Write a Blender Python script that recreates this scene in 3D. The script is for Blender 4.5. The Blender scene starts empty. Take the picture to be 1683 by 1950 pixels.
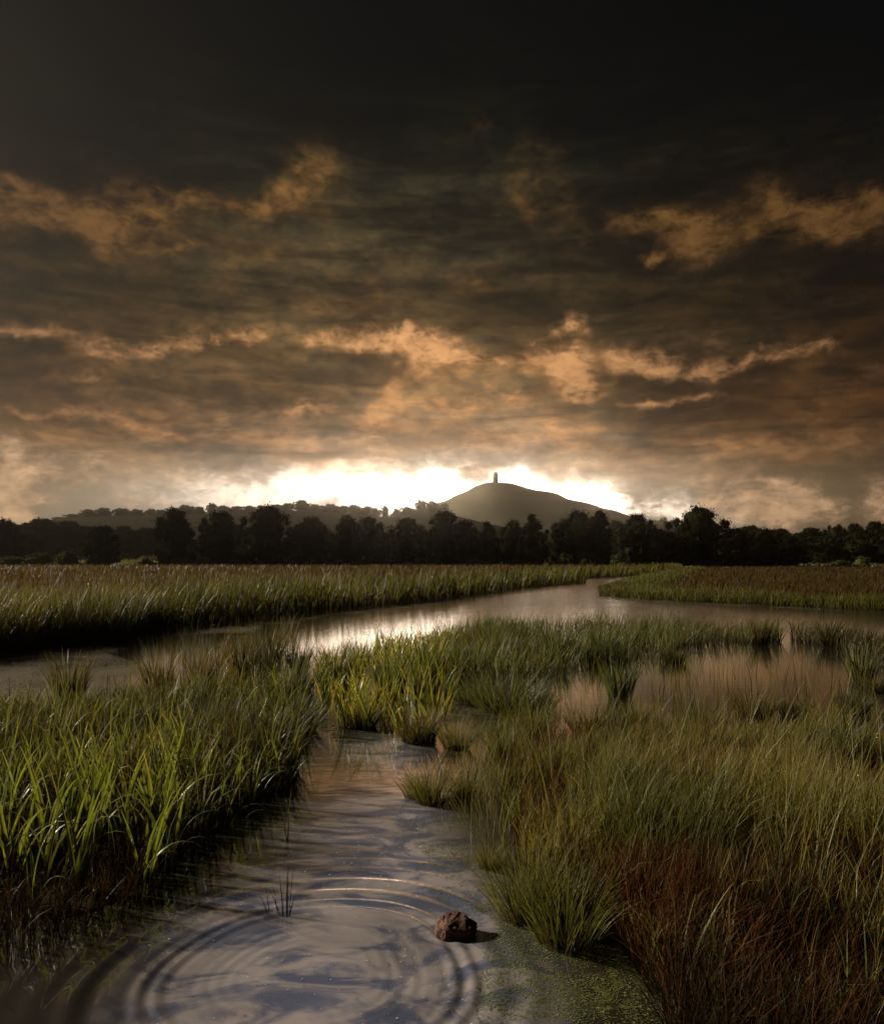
import bpy, math, random
import numpy as np
from mathutils import Vector, Matrix, noise as mnoise

# ------------------------------------------------------------------ camera, light, exposure
scene = bpy.context.scene
COL = scene.collection
F = 1457.0            # focal length in photo pixels
CX, HY, CAMZ = 841.5, 1066.0, 2.0
cam_data = bpy.data.cameras.new("camera")
cam = bpy.data.objects.new("camera", cam_data)
COL.objects.link(cam)
cam.location = (0, 0, CAMZ)
cam.rotation_euler = (math.pi / 2, 0, 0)
cam_data.sensor_fit = 'VERTICAL'
cam_data.sensor_height = 24.0
cam_data.lens = F / 1950 * 24.0
cam_data.shift_y = (HY - 975) / 1950
cam_data.clip_start = 0.05
cam_data.clip_end = 9000
scene.camera = cam

SUN_AZ, SUN_EL = math.radians(-74.0), math.radians(23.0)
SUN_DIR = Vector((math.sin(SUN_AZ) * math.cos(SUN_EL), math.cos(SUN_AZ) * math.cos(SUN_EL), math.sin(SUN_EL)))
sun_data = bpy.data.lights.new("sun", 'SUN')
sun_data.energy = 3.6
sun_data.angle = math.radians(4)
sun_data.color = (1.0, 0.86, 0.68)
sun = bpy.data.objects.new("sun", sun_data)
sun.rotation_euler = (-SUN_DIR).to_track_quat('-Z', 'Y').to_euler()
COL.objects.link(sun)

scene.view_settings.view_transform = 'Standard'
scene.view_settings.look = 'None'
scene.view_settings.exposure = 1.6
scene.view_settings.gamma = 1.0
scene.view_settings.use_curve_mapping = False
scene.render.engine = 'CYCLES'
cy = scene.cycles
cy.use_denoising = True
cy.max_bounces = 5
cy.diffuse_bounces = 2
cy.glossy_bounces = 2
cy.transmission_bounces = 3
cy.volume_bounces = 0
cy.transparent_max_bounces = 4
cy.sample_clamp_indirect = 12.0
cy.caustics_reflective = False
cy.caustics_refractive = False


def px_dir(px, py):
    """azimuth and elevation (radians) of a sight line"""
    dx = px - CX
    return math.atan2(dx, F), math.atan2(HY - py, math.hypot(F, dx))


class NT:
    """small helper for node trees"""
    def __init__(self, tree):
        self.t = tree
        self.n = tree.nodes
        self.l = tree.links

    def node(self, typ, **kw):
        n = self.n.new(typ)
        for k, v in kw.items():
            setattr(n, k, v)
        return n

    def put(self, sock, v):
        if isinstance(v, bpy.types.NodeSocket):
            self.l.new(v, sock)
        elif v is not None:
            sock.default_value = v

    def math(self, op, a, b=None, c=None, clamp=False):
        n = self.node('ShaderNodeMath', operation=op, use_clamp=clamp)
        for i, v in enumerate((a, b, c)):
            if v is not None:
                self.put(n.inputs[i], v)
        return n.outputs[0]

    def vmath(self, op, a, b=None, scale=None):
        n = self.node('ShaderNodeVectorMath', operation=op)
        self.put(n.inputs[0], a)
        if b is not None:
            self.put(n.inputs[1], b)
        if scale is not None:
            self.put(n.inputs['Scale'], scale)
        return n.outputs[1] if op in ('LENGTH', 'DISTANCE', 'DOT_PRODUCT') else n.outputs[0]

    def mix(self, fac, a, b, blend='MIX'):
        n = self.node('ShaderNodeMix', data_type='RGBA', blend_type=blend)
        self.put(n.inputs[0], fac)
        self.put(n.inputs[6], a if isinstance(a, bpy.types.NodeSocket) else (*a, 1))
        self.put(n.inputs[7], b if isinstance(b, bpy.types.NodeSocket) else (*b, 1))
        return n.outputs[2]

    def noise(self, vec, scale, detail=5, rough=0.55, dist=0.0, lac=2.0, color=False):
        n = self.node('ShaderNodeTexNoise')
        self.put(n.inputs['Vector'], vec)
        n.inputs['Scale'].default_value = scale
        n.inputs['Detail'].default_value = detail
        n.inputs['Roughness'].default_value = rough
        n.inputs['Distortion'].default_value = dist
        n.inputs['Lacunarity'].default_value = lac
        return n.outputs['Color' if color else 'Fac']

    def ramp(self, fac, stops, interp='LINEAR'):
        n = self.node('ShaderNodeValToRGB')
        n.color_ramp.interpolation = interp
        el = n.color_ramp.elements
        while len(el) < len(stops):
            el.new(0.5)
        for e, (p, c) in zip(el, stops):
            e.position = p
            e.color = (*c, 1) if len(c) == 3 else c
        self.put(n.inputs[0], fac)
        return n.outputs[0]

    def rgb(self, c):
        n = self.node('ShaderNodeCombineXYZ')
        for i in range(3):
            n.inputs[i].default_value = c[i]
        return n.outputs[0]

    def smooth(self, x, a, b):
        n = self.node('ShaderNodeMapRange', interpolation_type='SMOOTHSTEP')
        self.put(n.inputs[0], x)
        n.inputs[1].default_value = a
        n.inputs[2].default_value = b
        n.inputs[3].default_value = 0
        n.inputs[4].default_value = 1
        return n.outputs[0]


# ------------------------------------------------------------------ the sky: banked storm cloud over a bright horizon
world = bpy.data.worlds.new("World")
scene.world = world
world.use_nodes = True
w = NT(world.node_tree)
w.n.clear()
tc = w.node('ShaderNodeTexCoord').outputs['Generated']
sep = w.node('ShaderNodeSeparateXYZ')
w.put(sep.inputs[0], tc)
sx, sy, sz = sep.outputs
az = w.math('ARCTAN2', sx, sy)
el = w.math('ARCSINE', sz)
comb = w.node('ShaderNodeCombineXYZ')
w.put(comb.inputs[0], az)
w.put(comb.inputs[1], el)
uv = comb.outputs[0]
# wander of the cloud edges
n1 = w.noise(tc, 3.2, 3, 0.5, color=True)
n2 = w.noise(tc, 17.0, 5, 0.62, color=True)
wob = w.vmath('ADD', w.vmath('SCALE', w.vmath('SUBTRACT', n1, (0.5, 0.5, 0.5)), scale=0.055),
              w.vmath('SCALE', w.vmath('SUBTRACT', n2, (0.5, 0.5, 0.5)), scale=0.10))
# less vertical wander than horizontal
wob = w.vmath('MULTIPLY', wob, (1.0, 0.55, 0.0))
W = w.vmath('ADD', uv, wob)
# cloud deck coordinates (perspective of a layer overhead)
den = w.math('ADD', w.math('MAXIMUM', sz, 0.0), 0.13)
deck = w.node('ShaderNodeCombineXYZ')
w.put(deck.inputs[0], w.math('DIVIDE', sx, den))
w.put(deck.inputs[1], w.math('DIVIDE', sy, den))
deck = deck.outputs[0]
c1 = w.noise(deck, 1.1, 8, 0.6, 0.3)
c2 = w.noise(w.vmath('ADD', deck, (7.3, 2.1, 0)), 2.6, 7, 0.62, 0.2)
puff = w.noise(tc, 11.0, 8, 0.62, 0.4)
fl_ = w.noise(w.vmath('MULTIPLY', tc, (1, 1, 1.9)), 34.0, 7, 0.68, 0.3)


def V(py):
    return math.atan((HY - py) / F)


VMAX = 1.5708
stops = [(1066, (.50, .44, .38)), (1010, (.74, .66, .57)), (955, (.84, .74, .64)), (905, (.78, .60, .46)),
         (860, (.52, .36, .245)), (815, (.28, .185, .115)), (765, (.145, .10, .058)), (700, (.088, .064, .036)),
         (620, (.054, .042, .023)), (520, (.036, .030, .017)), (430, (.021, .0195, .0125)), (340, (.011, .012, .008)),
         (240, (.0030, .0036, .0022)), (100, (.0004, .0007, .0004)), (-100, (.0004, .0006, .0006))]
rs = [(0.0, (.34, .31, .27))] + [(V(p) / VMAX, c) for p, c in stops[1:]]
rs += [(0.62, (.006, .007, .0075)), (1.0, (.009, .010, .011))]
sepW = w.node('ShaderNodeSeparateXYZ')
w.put(sepW.inputs[0], w.vmath('ADD', uv, w.vmath('SCALE', wob, scale=0.45)))
base = w.ramp(w.math('DIVIDE', sepW.outputs[1], VMAX, clamp=True), rs)
du = w.math('SUBTRACT', sepW.outputs[0], math.atan((735 - CX) / F))
g = w.math('EXPONENT', w.math('MULTIPLY', w.math('MULTIPLY', du, du), -1.0 / 0.345 ** 2))
g = w.math('ADD', w.math('MULTIPLY', g, 0.95), 0.05)
g = w.math('ADD', w.math('MULTIPLY', g, w.math('SUBTRACT', 1.0, w.smooth(sz, 0.6, 1.0))), w.math('MULTIPLY', w.smooth(sz, 0.6, 1.0), 0.4))
gc = w.node('ShaderNodeCombineXYZ')
w.put(gc.inputs[0], w.math('POWER', g, 0.88))
w.put(gc.inputs[1], w.math('POWER', g, 0.98))
w.put(gc.inputs[2], w.math('POWER', g, 1.18))
base = w.mix(1.0, base, gc.outputs[0], 'MULTIPLY')
base = w.mix(w.smooth(el, .08, .2), base, w.mix(1.0, base, (1.06, .95, .78), 'MULTIPLY'))
tone = w.smooth(w.math('ADD', w.math('ADD', w.math('MULTIPLY', c1, 0.45), w.math('MULTIPLY', c2, 0.3)), w.math('MULTIPLY', fl_, 0.25)), 0.40, 0.60)
c3v = w.node('ShaderNodeCombineXYZ')
w.put(c3v.inputs[0], w.math('MULTIPLY', az, 5.0))
w.put(c3v.inputs[1], w.math('MULTIPLY', el, 34.0))
c3 = w.noise(c3v.outputs[0], 1.0, 7, 0.6, 0.5)
streak = w.math('ADD', 0.50, w.math('MULTIPLY', w.smooth(c3, .36, .66), 1.05))
big_ = w.math('ADD', 0.45, w.math('MULTIPLY', w.smooth(w.noise(w.vmath('MULTIPLY', tc, (1, 1, 2.2)), 3.4, 7, .62, .3), .36, .64), 1.1))
near_hor = w.smooth(el, 0.07, 0.16)
cool = w.mix(near_hor, (.86, .88, .90), (.56, .66, .76))
warm = w.mix(near_hor, (1.08, 1.02, .97), (1.42, 1.18, .88))
base = w.mix(1.0, base, w.mix(tone, cool, warm), 'MULTIPLY')
mod = w.math('MULTIPLY', w.math('MULTIPLY', streak, big_), w.math('MULTIPLY_ADD', w.smooth(fl_, .3, .7), .5, .78))
mod = w.math('ADD', w.math('MULTIPLY', mod, near_hor), w.math('SUBTRACT', 1.0, near_hor))
base = w.vmath('SCALE', base, scale=mod)


def blobs(lst, wvec):
    tot = None
    for b in lst:
        px, py, rx, ry, ang, amp = b
        u0, v0 = px_dir(px, py)
        m = w.node('ShaderNodeMapping', vector_type='TEXTURE')
        w.put(m.inputs[0], wvec)
        m.inputs[1].default_value = (u0, v0, 0)
        m.inputs[2].default_value = (0, 0, math.radians(ang))
        m.inputs[3].default_value = (rx * 2.3 / F, ry * 2.4 / F, 1)
        gr = w.node('ShaderNodeTexGradient', gradient_type='QUADRATIC_SPHERE')
        w.put(gr.inputs[0], m.outputs[0])
        v = w.math('MULTIPLY_ADD', gr.outputs['Fac'], amp * 2.2, tot if tot is not None else 0.0)
        tot = v
    return tot


UP = [(20, 375, 75, 26, -4, 1), (-30, 395, 60, 34, 0, .9), (175, 436, 85, 22, -17, 1.0), (235, 425, 62, 42, 8, 1.1),
      (300, 392, 90, 24, 6, .9), (430, 389, 100, 13, 0, .8), (528, 372, 45, 22, 32, 1.0), (590, 345, 52, 34, 5, .9),
      (612, 300, 45, 26, 0, .5), (340, 467, 26, 8, 0, .8), (430, 532, 32, 34, 0, .45), (900, 236, 30, 16, -20, .3),
      (1020, 330, 60, 50, 0, .35), (1070, 405, 60, 26, -25, .55), (1185, 428, 46, 14, -5, .7), (1270, 430, 62, 20, -12, 1.0),
      (1330, 466, 62, 30, 5, 1.15), (1410, 468, 55, 14, 12, .8), (1228, 506, 24, 8, 0, .9), (1455, 385, 55, 20, -22, .85),
      (1545, 418, 65, 24, -6, 1.0), (1645, 402, 70, 26, 14, .95), (1760, 390, 80, 30, 10, .9), (720, 560, 120, 40, 0, .35),
      (600, 590, 80, 20, 0, .4), (920, 540, 60, 26, 0, .35), (500, 470, 90, 26, 0, .3), (1100, 470, 60, 24, 0, .35)]
MID = [(640, 650, 66, 15, -9, 1.0), (745, 650, 85, 22, -4, 1.2), (830, 668, 50, 18, -8, 1.0), (885, 697, 105, 15, 3, 1.0),
       (985, 694, 60, 14, 5, .9), (1050, 690, 52, 22, -18, 1.15), (1100, 722, 44, 26, -28, 1.05), (1088, 752, 48, 9, 0, 1.15),
       (1094, 627, 22, 20, 0, .9), (905, 767, 22, 15, 0, .95), (975, 760, 30, 11, 8, .95), (842, 772, 26, 13, 0, .8),
       (1215, 688, 52, 20, -10, 1.05), (1290, 706, 44, 12, -6, 1.05), (1348, 718, 26, 20, 0, .95), (1405, 690, 62, 11, 14, .95),
       (1480, 675, 52, 9, 5, .9), (1570, 675, 36, 10, 0, .8), (1352, 655, 30, 26, 0, .4), (1350, 764, 60, 8, 0, .6),
       (1250, 772, 70, 8, 3, .6), (440, 638, 65, 15, 4, .75), (310, 662, 85, 13, 12, .75), (200, 680, 24, 22, 0, .65),
       (60, 646, 66, 10, -4, .8), (150, 656, 66, 12, -12, .7), (-90, 640, 90, 14, 0, .6), (735, 745, 55, 26, 38, .6),
       (560, 778, 130, 10, 0, .45), (180, 728, 90, 8, 0, .45), (110, 800, 120, 10, 0, .5), (330, 820, 130, 9, -5, .5),
       (1180, 845, 150, 9, 0, .45), (1450, 842, 120, 10, -4, .55), (1610, 850, 60, 24, 0, .7), (1700, 700, 60, 12, 0, .35),
       (700, 800, 90, 14, -10, .5), (950, 830, 160, 9, 0, .45), (1560, 790, 60, 7, 5, .35)]
LOW = [(-10, 935, 50, 60, 0, 1.2), (52, 915, 26, 34, 0, 1.1), (20, 960, 40, 36, 0, 1.1), (150, 905, 55, 30, 20, .6),
       (110, 950, 50, 20, 30, .5), (270, 950, 55, 24, 10, .6), (360, 900, 70, 12, 0, .4), (1385, 950, 60, 40, 10, .8),
       (1330, 915, 60, 24, -10, .6), (1460, 942, 22, 32, 8, 1.2), (1528, 935, 30, 20, 42, 1.3), (1512, 958, 26, 26, 0, 1.1),
       (1558, 960, 22, 16, 30, .9), (1600, 975, 40, 18, 0, .6), (1672, 965, 22, 30, 0, .9), (1740, 940, 50, 40, 0, .8),
       (1430, 985, 60, 16, 0, .6)]
GLOW = [(560, 915, 200, 26, 6, .7), (740, 915, 230, 34, 3, .8), (690, 960, 420, 42, 0, .9), (980, 935, 240, 40, -4, .7),
        (1150, 960, 190, 36, -6, .8), (1330, 985, 140, 22, -4, .5)]
pf = w.math('SUBTRACT', puff, 0.5)
det = w.math('ADD', w.math('MULTIPLY', puff, .6), w.math('MULTIPLY', fl_, .4))
k_ = w.math('MULTIPLY_ADD', w.math('SUBTRACT', det, .5), 6.5, 1.05)


def cloud_mask(B, lo, hi):
    return w.smooth(w.math('MULTIPLY', B, w.math('MAXIMUM', k_, 0.05)), lo, hi)


B_up, B_mid = blobs(UP, W), blobs(MID, W)
halo = w.math('ADD', w.math('MULTIPLY', w.smooth(B_up, .0, 1.6), 1.2), w.math('MULTIPLY', w.smooth(B_mid, .0, 1.6), .6))
base = w.vmath('MULTIPLY', base, w.vmath('ADD', w.rgb((1, 1, 1)), w.vmath('SCALE', w.rgb((1.0, .62, .30)), scale=halo)))
mup = cloud_mask(B_up, 0.0, 3.2)
mmid = cloud_mask(B_mid, 0.05, 2.9)
mlow = cloud_mask(blobs(LOW, W), 0.05, 2.3)
mglow = w.smooth(w.math('MULTIPLY', k_, blobs(GLOW, w.vmath('ADD', uv, w.vmath('SCALE', wob, scale=0.6)))), 0.02, 2.9)
edge = w.math('POWER', g, 0.30)


def scl(col, fac):
    n = w.node('ShaderNodeVectorMath', operation='SCALE')
    n.inputs[0].default_value = col
    w.put(n.inputs['Scale'], fac)
    return n.outputs[0]


shade = w.math('ADD', 0.42, w.math('MULTIPLY', w.smooth(w.math('ADD', w.math('MULTIPLY', puff, .5), w.math('MULTIPLY', fl_, .5)), 0.36, 0.64), 0.95))
# horizon glow boosted far past white, added to brighten river reflections and haze
hot = w.smooth(blobs([(800, 935, 330, 36, 0, 1.0), (1010, 945, 200, 30, -6, .8), (1130, 972, 150, 20, -6, .6)], W), .28, 2.6)
gl_ = w.math('MULTIPLY', w.math('POWER', mglow, 1.5), w.math('MULTIPLY_ADD', w.math('POWER', hot, 1.6), 9.5, 1.0))
sky = w.vmath('ADD', base, w.vmath('SCALE', w.rgb((1.0, .80, .62)), scale=gl_))
sky = w.mix(w.math('MULTIPLY', mup, 0.85), sky, scl((.22, .102, .027), w.math('MULTIPLY', edge, shade)))
sky = w.mix(w.math('MULTIPLY', mmid, 0.9), sky, scl((.78, .38, .15), w.math('MULTIPLY', w.math('POWER', g, 0.55), shade)))
sky = w.mix(w.math('MULTIPLY', mlow, 0.85), sky, scl((.92, .56, .31), w.math('MULTIPLY', w.math('POWER', g, 0.16), shade)))
bg_cloud = w.node('ShaderNodeBackground')
w.put(bg_cloud.inputs[0], sky)
bg_cloud.inputs[1].default_value = 0.33   # cloud colours are given as they look at exposure 1.6
nish = w.node('ShaderNodeTexSky', sky_type='NISHITA')
nish.sun_disc = False
nish.sun_elevation = SUN_EL
nish.sun_rotation = SUN_AZ
bg_sky = w.node('ShaderNodeBackground')
w.put(bg_sky.inputs[0], nish.outputs[0])
bg_sky.inputs[1].default_value = 0.05
ms = w.node('ShaderNodeMixShader')
ms.inputs[0].default_value = 0.994      # nearly closed cloud cover over the clear sky
w.l.new(bg_sky.outputs[0], ms.inputs[1])
w.l.new(bg_cloud.outputs[0], ms.inputs[2])
wo = w.node('ShaderNodeOutputWorld')
w.l.new(ms.outputs[0], wo.inputs[0])


# ------------------------------------------------------------------ helpers
def gp(px, py, z=0.0):
    """photo pixel of a point standing on the marsh -> world"""
    Y = F * (CAMZ - z) / (py - HY)
    return ((px - CX) * Y / F, Y)


def at(px, py, Y):
    return Vector(((px - CX) * Y / F, Y, CAMZ + (HY - py) * Y / F))


def poly(pts):
    return np.array([gp(*p) for p in pts])


def sdf(P, pg):
    """signed distance of points P (n,2) to polygon, negative inside"""
    n = len(pg)
    d = np.full(len(P), 1e18)
    ins = np.zeros(len(P), bool)
    for i in range(n):
        a, b = pg[i], pg[(i + 1) % n]
        e = b - a
        wv = P - a
        t = np.clip((wv @ e) / (e @ e + 1e-12), 0, 1)
        q = wv - t[:, None] * e
        d = np.minimum(d, (q * q).sum(1))
        c = ((a[1] > P[:, 1]) != (b[1] > P[:, 1]))
        with np.errstate(divide='ignore', invalid='ignore'):
            xx = a[0] + (P[:, 1] - a[1]) / (b[1] - a[1] + 1e-12) * (b[0] - a[0])
        ins ^= c & (P[:, 0] < xx)
    d = np.sqrt(d)
    return np.where(ins, -d, d)


def vnoise(P, s, seed=0):
    """cheap smooth value noise 0..1"""
    q = P * s + seed * 13.7
    i = np.floor(q).astype(np.int64)
    f = q - i
    f = f * f * (3 - 2 * f)

    def h(ix, iy):
        v = np.sin(ix * 127.1 + iy * 311.7 + seed * 7.3) * 43758.5453
        return v - np.floor(v)
    a = h(i[:, 0], i[:, 1]); b = h(i[:, 0] + 1, i[:, 1]); c = h(i[:, 0], i[:, 1] + 1); d = h(i[:, 0] + 1, i[:, 1] + 1)
    return (a * (1 - f[:, 0]) + b * f[:, 0]) * (1 - f[:, 1]) + (c * (1 - f[:, 0]) + d * f[:, 0]) * f[:, 1]


def mesh_np(name, verts, quads, attrs=None, mat=None, smooth=True):
    me = bpy.data.meshes.new(name)
    verts = np.asarray(verts, np.float32)
    quads = np.asarray(quads, np.int32)
    k = quads.shape[1]
    me.vertices.add(len(verts))
    me.vertices.foreach_set('co', verts.ravel())
    me.loops.add(quads.size)
    me.loops.foreach_set('vertex_index', quads.ravel())
    me.polygons.add(len(quads))
    me.polygons.foreach_set('loop_start', np.arange(0, quads.size, k, dtype=np.int32))
    me.polygons.foreach_set('loop_total', np.full(len(quads), k, np.int32))
    if smooth:
        me.polygons.foreach_set('use_smooth', np.ones(len(quads), bool))
    for n, a in (attrs or {}).items():
        at_ = me.attributes.new(n, 'FLOAT', 'POINT')
        at_.data.foreach_set('value', np.asarray(a, np.float32))
    if mat:
        me.materials.append(mat)
    me.update(calc_edges=True)
    me.validate()
    return me


def link(name, me, parent=None, loc=None, rot=None, scale=None):
    o = bpy.data.objects.new(name, me)
    COL.objects.link(o)
    if parent is not None:
        o.parent = parent
    if loc is not None:
        o.location = loc
    if rot is not None:
        o.rotation_euler = rot
    if scale is not None:
        o.scale = scale
    return o


def tag(o, label=None, cat=None, group=None, kind=None):
    if label:
        o['label'] = label
    if cat:
        o['category'] = cat
    if group:
        o['group'] = group
    if kind:
        o['kind'] = kind
    return o


def blades(base, h, wd, yaw, lean, bend, segs=4, vfold=False, face=None, rng=None):
    """curved tapering leaves; every argument an array of len(base). returns verts, quads, t, r"""
    n = len(base)
    S = segs + 1
    t = np.linspace(0, 1, S)
    ang = lean[:, None] + bend[:, None] * t[None, :] ** 2          # from the vertical
    angm = (ang[:, 1:] + ang[:, :-1]) / 2
    ds = h[:, None] / segs
    hx = np.concatenate([np.zeros((n, 1)), np.cumsum(np.sin(angm) * ds, 1)], 1)
    hz = np.concatenate([np.zeros((n, 1)), np.cumsum(np.cos(angm) * ds, 1)], 1)
    cxy = np.stack([np.cos(yaw), np.sin(yaw)], 1)
    cen = np.zeros((n, S, 3))
    cen[:, :, :2] = base[:, None, :2] + hx[:, :, None] * cxy[:, None, :]
    cen[:, :, 2] = base[:, None, 2] + hz
    fy = yaw + math.pi / 2 if face is None else face
    side = np.stack([np.cos(fy), np.sin(fy), np.zeros(n)], 1)
    prof = np.minimum(1.0, 0.72 + t * 1.1) * (1 - t ** 2.6)
    prof[-1] = 0.03
    hw = wd[:, None] * 0.5 * prof[None, :]
    L = cen - side[:, None, :] * hw[:, :, None]
    R = cen + side[:, None, :] * hw[:, :, None]
    r = np.random.RandomState(len(base) + segs).rand(n)
    if vfold:
        nrm = np.stack([np.cos(fy + math.pi / 2), np.sin(fy + math.pi / 2), np.zeros(n)], 1)
        M = cen + nrm[:, None, :] * (hw[:, :, None] * 0.45)
        verts = np.stack([L, M, R], 2).reshape(-1, 3)
        k = 3
    else:
        verts = np.stack([L, R], 2).reshape(-1, 3)
        k = 2
    b = (np.arange(n) * S * k)[:, None, None]
    s = (np.arange(segs) * k)[None, :, None]
    c = np.arange(k - 1)[None, None, :]
    i0 = (b + s + c).reshape(-1)
    quads = np.stack([i0, i0 + 1, i0 + k + 1, i0 + k], 1)
    tt = np.broadcast_to(t[None, :, None], (n, S, k)).reshape(-1)
    rr = np.broadcast_to(r[:, None, None], (n, S, k)).reshape(-1)
    return verts, quads, tt, rr


def merge(parts):
    vs, qs, ts, rs_ = [], [], [], []
    off = 0
    for v, q, t, r in parts:
        vs.append(v); qs.append(q + off); ts.append(t); rs_.append(r)
        off += len(v)
    return np.concatenate(vs), np.concatenate(qs), np.concatenate(ts), np.concatenate(rs_)


# ------------------------------------------------------------------ materials
def new_mat(name):
    m = bpy.data.materials.new(name)
    m.use_nodes = True
    nt = NT(m.node_tree)
    nt.n.clear()
    out = nt.node('ShaderNodeOutputMaterial')
    return m, nt, out


def leaf_mat(name, lo, mid, hi, basecol, tip, trans=0.45, rough=0.5, spec=0.22, obj_var=0.0, patch=0.0, base_len=0.35):
    """leaf with its own colour spread by attribute r, withered base, dried tip, light passing through"""
    m, nt, out = new_mat(name)
    r = nt.node('ShaderNodeAttribute', attribute_name='r').outputs['Fac']
    t = nt.node('ShaderNodeAttribute', attribute_name='t').outputs['Fac']
    geo = nt.node('ShaderNodeNewGeometry').outputs['Position']
    if obj_var:
        oi = nt.node('ShaderNodeObjectInfo').outputs['Random']
        r = nt.math('FRACT', nt.math('ADD', r, nt.math('MULTIPLY', oi, obj_var)))
    if patch:
        pn = nt.noise(geo, 0.55, 3, 0.6)
        r = nt.math('ADD', nt.math('MULTIPLY', r, 1 - patch), nt.math('MULTIPLY', nt.smooth(pn, 0.38, 0.62), patch))
    c = nt.ramp(r, [(0.0, lo), (0.5, mid), (1.0, hi)])
    streak = nt.noise(nt.vmath('MULTIPLY', geo, (60, 60, 5)), 1.0, 2, 0.5)
    c = nt.mix(nt.math('MULTIPLY', streak, 0.35), c, basecol)
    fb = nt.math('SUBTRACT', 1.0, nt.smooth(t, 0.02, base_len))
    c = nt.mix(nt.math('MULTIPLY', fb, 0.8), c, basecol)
    ft = nt.math('MULTIPLY', nt.smooth(t, 0.78, 1.0), nt.math('MULTIPLY', r, 0.7))
    c = nt.mix(ft, c, tip)
    p = nt.node('ShaderNodeBsdfPrincipled')
    nt.put(p.inputs['Base Color'], c)
    p.inputs['Roughness'].default_value = rough
    p.inputs['Specular IOR Level'].default_value = spec
    tr = nt.node('ShaderNodeBsdfTranslucent')
    nt.put(tr.inputs[0], nt.mix(1.0, c, (1.45, 1.32, 0.72), 'MULTIPLY'))
    mx = nt.node('ShaderNodeMixShader')
    mx.inputs[0].default_value = trans
    nt.l.new(p.outputs[0], mx.inputs[1])
    nt.l.new(tr.outputs[0], mx.inputs[2])
    nt.l.new(mx.outputs[0], out.inputs[0])
    return m


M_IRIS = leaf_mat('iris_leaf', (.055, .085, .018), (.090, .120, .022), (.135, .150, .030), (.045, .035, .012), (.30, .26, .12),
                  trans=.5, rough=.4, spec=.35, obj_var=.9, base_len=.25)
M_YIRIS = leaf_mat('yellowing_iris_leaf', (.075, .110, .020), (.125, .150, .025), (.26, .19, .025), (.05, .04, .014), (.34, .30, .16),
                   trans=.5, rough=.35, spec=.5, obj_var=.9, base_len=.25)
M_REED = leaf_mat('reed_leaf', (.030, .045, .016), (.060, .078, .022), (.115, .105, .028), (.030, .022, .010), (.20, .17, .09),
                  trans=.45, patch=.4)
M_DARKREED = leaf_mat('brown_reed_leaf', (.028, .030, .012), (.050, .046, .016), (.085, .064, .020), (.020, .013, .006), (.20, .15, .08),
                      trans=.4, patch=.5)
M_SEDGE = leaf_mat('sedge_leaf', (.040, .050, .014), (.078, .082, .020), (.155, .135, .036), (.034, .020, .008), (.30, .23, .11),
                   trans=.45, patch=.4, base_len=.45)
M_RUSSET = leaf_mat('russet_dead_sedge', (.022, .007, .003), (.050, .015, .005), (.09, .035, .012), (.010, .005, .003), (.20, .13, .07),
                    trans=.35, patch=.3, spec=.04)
M_UMBER = leaf_mat('umber_dead_grass_shaded', (.004, .003, .002), (.010, .006, .003), (.024, .014, .006), (.003, .002, .0015), (.12, .09, .05),  # dead-grass brown taken near black to carry the shade of the bottom corners
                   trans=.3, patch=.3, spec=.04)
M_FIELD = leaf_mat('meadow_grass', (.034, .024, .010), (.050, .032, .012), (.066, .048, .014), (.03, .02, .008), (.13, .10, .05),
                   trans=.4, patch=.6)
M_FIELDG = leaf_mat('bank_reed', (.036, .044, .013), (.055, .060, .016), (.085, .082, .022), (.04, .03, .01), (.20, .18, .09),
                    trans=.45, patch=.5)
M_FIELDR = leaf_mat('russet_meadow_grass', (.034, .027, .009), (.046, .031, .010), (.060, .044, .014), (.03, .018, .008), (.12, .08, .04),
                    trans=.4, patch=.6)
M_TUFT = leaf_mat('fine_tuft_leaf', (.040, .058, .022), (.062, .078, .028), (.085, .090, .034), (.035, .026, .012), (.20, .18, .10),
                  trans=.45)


def foliage_mat(name, c0, c1, trans=0.25):
    m, nt, out = new_mat(name)
    r = nt.node('ShaderNodeAttribute', attribute_name='r').outputs['Fac']
    oi = nt.node('ShaderNodeObjectInfo').outputs['Random']
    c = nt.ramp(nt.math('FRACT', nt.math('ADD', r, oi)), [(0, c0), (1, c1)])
    p = nt.node('ShaderNodeBsdfPrincipled')
    nt.put(p.inputs['Base Color'], c)
    p.inputs['Roughness'].default_value = 0.6
    p.inputs['Specular IOR Level'].default_value = 0.0
    tr = nt.node('ShaderNodeBsdfTranslucent')
    nt.put(tr.inputs[0], c)
    mx = nt.node('ShaderNodeMixShader')
    mx.inputs[0].default_value = trans
    nt.l.new(p.outputs[0], mx.inputs[1])
    nt.l.new(tr.outputs[0], mx.inputs[2])
    nt.l.new(mx.outputs[0], out.inputs[0])
    return m


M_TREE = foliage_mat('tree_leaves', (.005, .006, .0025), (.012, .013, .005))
M_BUSH = foliage_mat('bush_leaves', (.026, .032, .010), (.055, .058, .020), .35)
M_FARTREE = foliage_mat('far_tree_leaves', (.030, .032, .018), (.045, .045, .024))


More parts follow.
